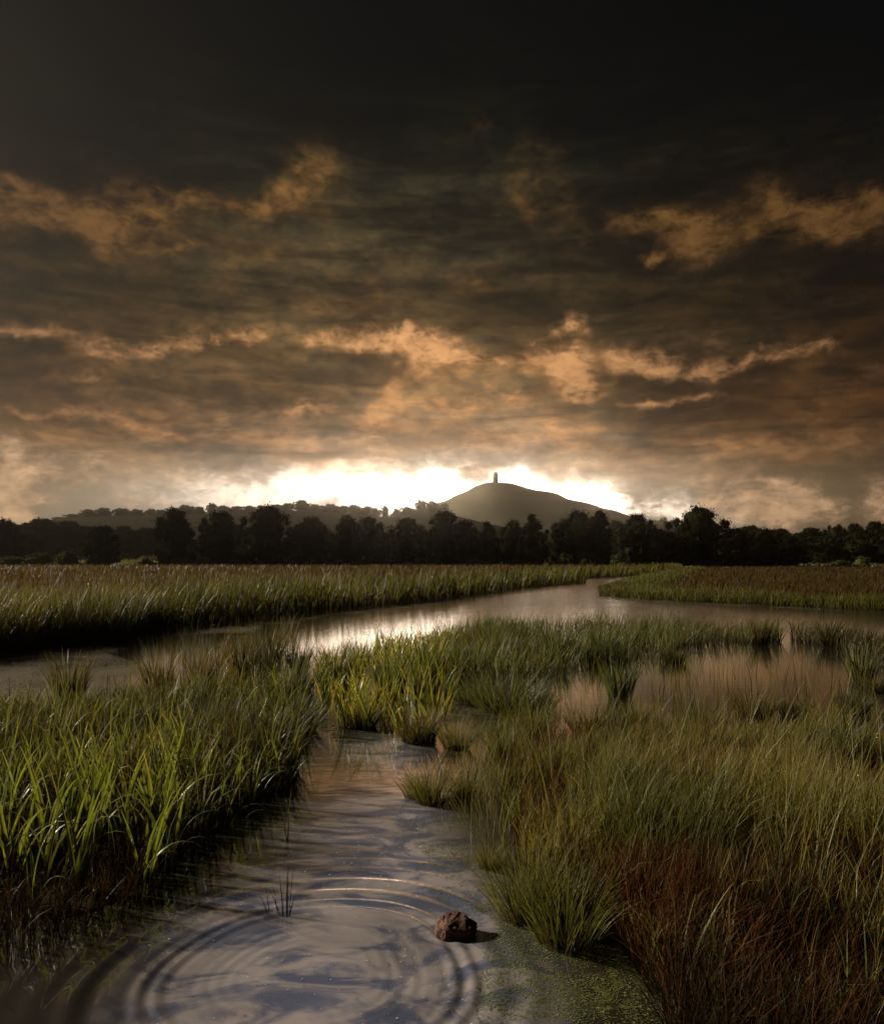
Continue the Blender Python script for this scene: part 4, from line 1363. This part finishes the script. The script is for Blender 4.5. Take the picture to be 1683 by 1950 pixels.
sprig('sedge_sprig', [(x, y, .62, .016, .3, .35, .5), (x, y, .5, .013, 2.8, .3, .5), (x, y, .45, .012, 3.1, .6, .5), (x, y, .55, .013, 1.6, .05, .2, 0), (x, y, .5, .012, .6, .12, .4), (x, y, .4, .012, 2.3, .12, .6)],
      M_SEDGE, 'green grass plant on the corner of the near right bank', 'grass plant')
x, y = gp(1395, 1800)
sprig('arching_blade', [(x, y, .72, .008, 2.9, -.2, 2.2)], M_SEDGE, 'single pale blade arching to the left over the dark grass', 'grass blade')
x, y = gp(571, 1757)
sprig('bent_stem', [(x - .008, y, .07, .004, .1, -.1, 2.4, 1.0), (x + .012, y, .06, .004, 3.0, -.1, 1.6, 1.0)], M_UMBER, 'tiny bent stem loop right of the thin dark stems', 'stem')

# the rock
import bmesh
bm = bmesh.new()
pts = [(-.115, -.03, .07), (-.105, .05, .10), (-.085, .02, .145), (-.06, .06, .165), (.02, .075, .172), (.045, .05, .160), (.065, .03, .135), (.112, .02, .105), (.112, -.01, .085),
       (.108, -.02, .03), (.05, -.06, .10), (-.01, -.075, .085), (-.045, -.055, .125), (-.085, -.06, .02), (-.095, -.05, -.08), (.07, -.05, -.08), (.10, .06, -.08), (-.09, .07, -.08), (-.06, -.08, -.02), (.06, -.065, .02)]
vv = [bm.verts.new((p_[0], p_[1], p_[2] * (.60 if p_[2] > 0 else 1))) for p_ in pts]
bmesh.ops.convex_hull(bm, input=vv)
bmesh.ops.delete(bm, geom=[v for v in bm.verts if not v.link_faces], context='VERTS')
bmesh.ops.triangulate(bm, faces=bm.faces)
bmesh.ops.subdivide_edges(bm, edges=bm.edges, cuts=4, use_grid_fill=True)
bm.normal_update()
for v in bm.verts:
    co = v.co.copy()
    dz = mnoise.fractal(co * 14, 1.0, 2.0, 3) * .009 + mnoise.fractal(co * 55, 1.0, 2.0, 3) * .004
    v.co += v.normal * dz
me = bpy.data.meshes.new('rock')
bm.to_mesh(me); bm.free()
me.materials.append(M_ROCK)
x, y = gp(869, 1790)
o = link('rock', me, loc=(x, y + .06, -.01))
tag(o, 'jagged red-brown rock with a flat sunlit top rising out of the pool', 'rock')

# duckweed flecks: real little leaves on the water
rs = np.random.RandomState(77)


def flecks(P, smin, smax):
    n = len(P)
    s = rs.uniform(smin, smax, n) * rs.choice([1, 1, 1, 1.5], n)
    a0 = rs.rand(n) * 6.28
    asp = rs.uniform(.6, 1, n)
    ks = np.arange(4) / 4 * 2 * math.pi
    X = P[:, 0, None] + np.cos(ks[None] + a0[:, None]) * s[:, None]
    Y = P[:, 1, None] + np.sin(ks[None] + a0[:, None]) * (s * asp)[:, None]
    d = np.hypot(P[:, 0] - RC[0], P[:, 1] - RC[1])
    zc = ripple(np.hypot(X - RC[0], Y - RC[1]), np.arctan2(Y - RC[1], X - RC[0])) + .0022
    v = np.stack([X, Y, zc], 2).reshape(-1, 3)
    q = np.arange(n * 4).reshape(-1, 4)
    return v, q, np.zeros(n * 4), np.repeat(rs.rand(n), 4)


fl = []
pool = poly([(560, 1500), (780, 1500), (800, 1560), (900, 1640), (920, 1800), (900, 2000), (200, 2000), (300, 1750), (520, 1600)])
P = sample(pool, 900, 'uniform', rs)
P = P[vnoise(P, 2.4, 3) + rs.rand(len(P)) * .35 > .62]
v_ = flecks(P, .0025, .006); fl.append((v_[0], v_[1], v_[2], v_[3] * .3 + .7))
for pi_, cnt in ((3, 17000), (4, 3500), (5, 6000), (1, 2500), (8, 4000)):
    pg = WEEDS[pi_][0]
    P = sample(pg, cnt, 'uniform', rs)
    P = P[vnoise(P, 5, 3) * .6 + vnoise(P, 17, 4) * .4 + rs.rand(len(P)) * .3 > .60]
    P = P[P[:, 1] > 2.6]
    v_ = flecks(P, .0018, .0045)
    fl.append((v_[0], v_[1], v_[2], v_[3] * .85))
stuff('duckweed', fl, M_DUCK, 'scattered specks and mats of yellow-green duckweed floating on the pool')

# ------------------------------------------------------------------ haze
hb = box_mesh('haze', [(-1900, 1900, -70, 2150, -9, 190)], None)
m, nt, out = new_mat('haze_air')
vol = nt.node('ShaderNodeVolumePrincipled')
vol.inputs['Color'].default_value = (.96, .90, .78, 1)
vol.inputs['Density'].default_value = .00024
vol.inputs['Anisotropy'].default_value = .95
nt.l.new(vol.outputs[0], out.inputs['Volume'])
hb.materials.append(m)
o = link('haze', hb)
tag(o, 'thin pale haze hanging over the marsh and hills', kind='stuff')
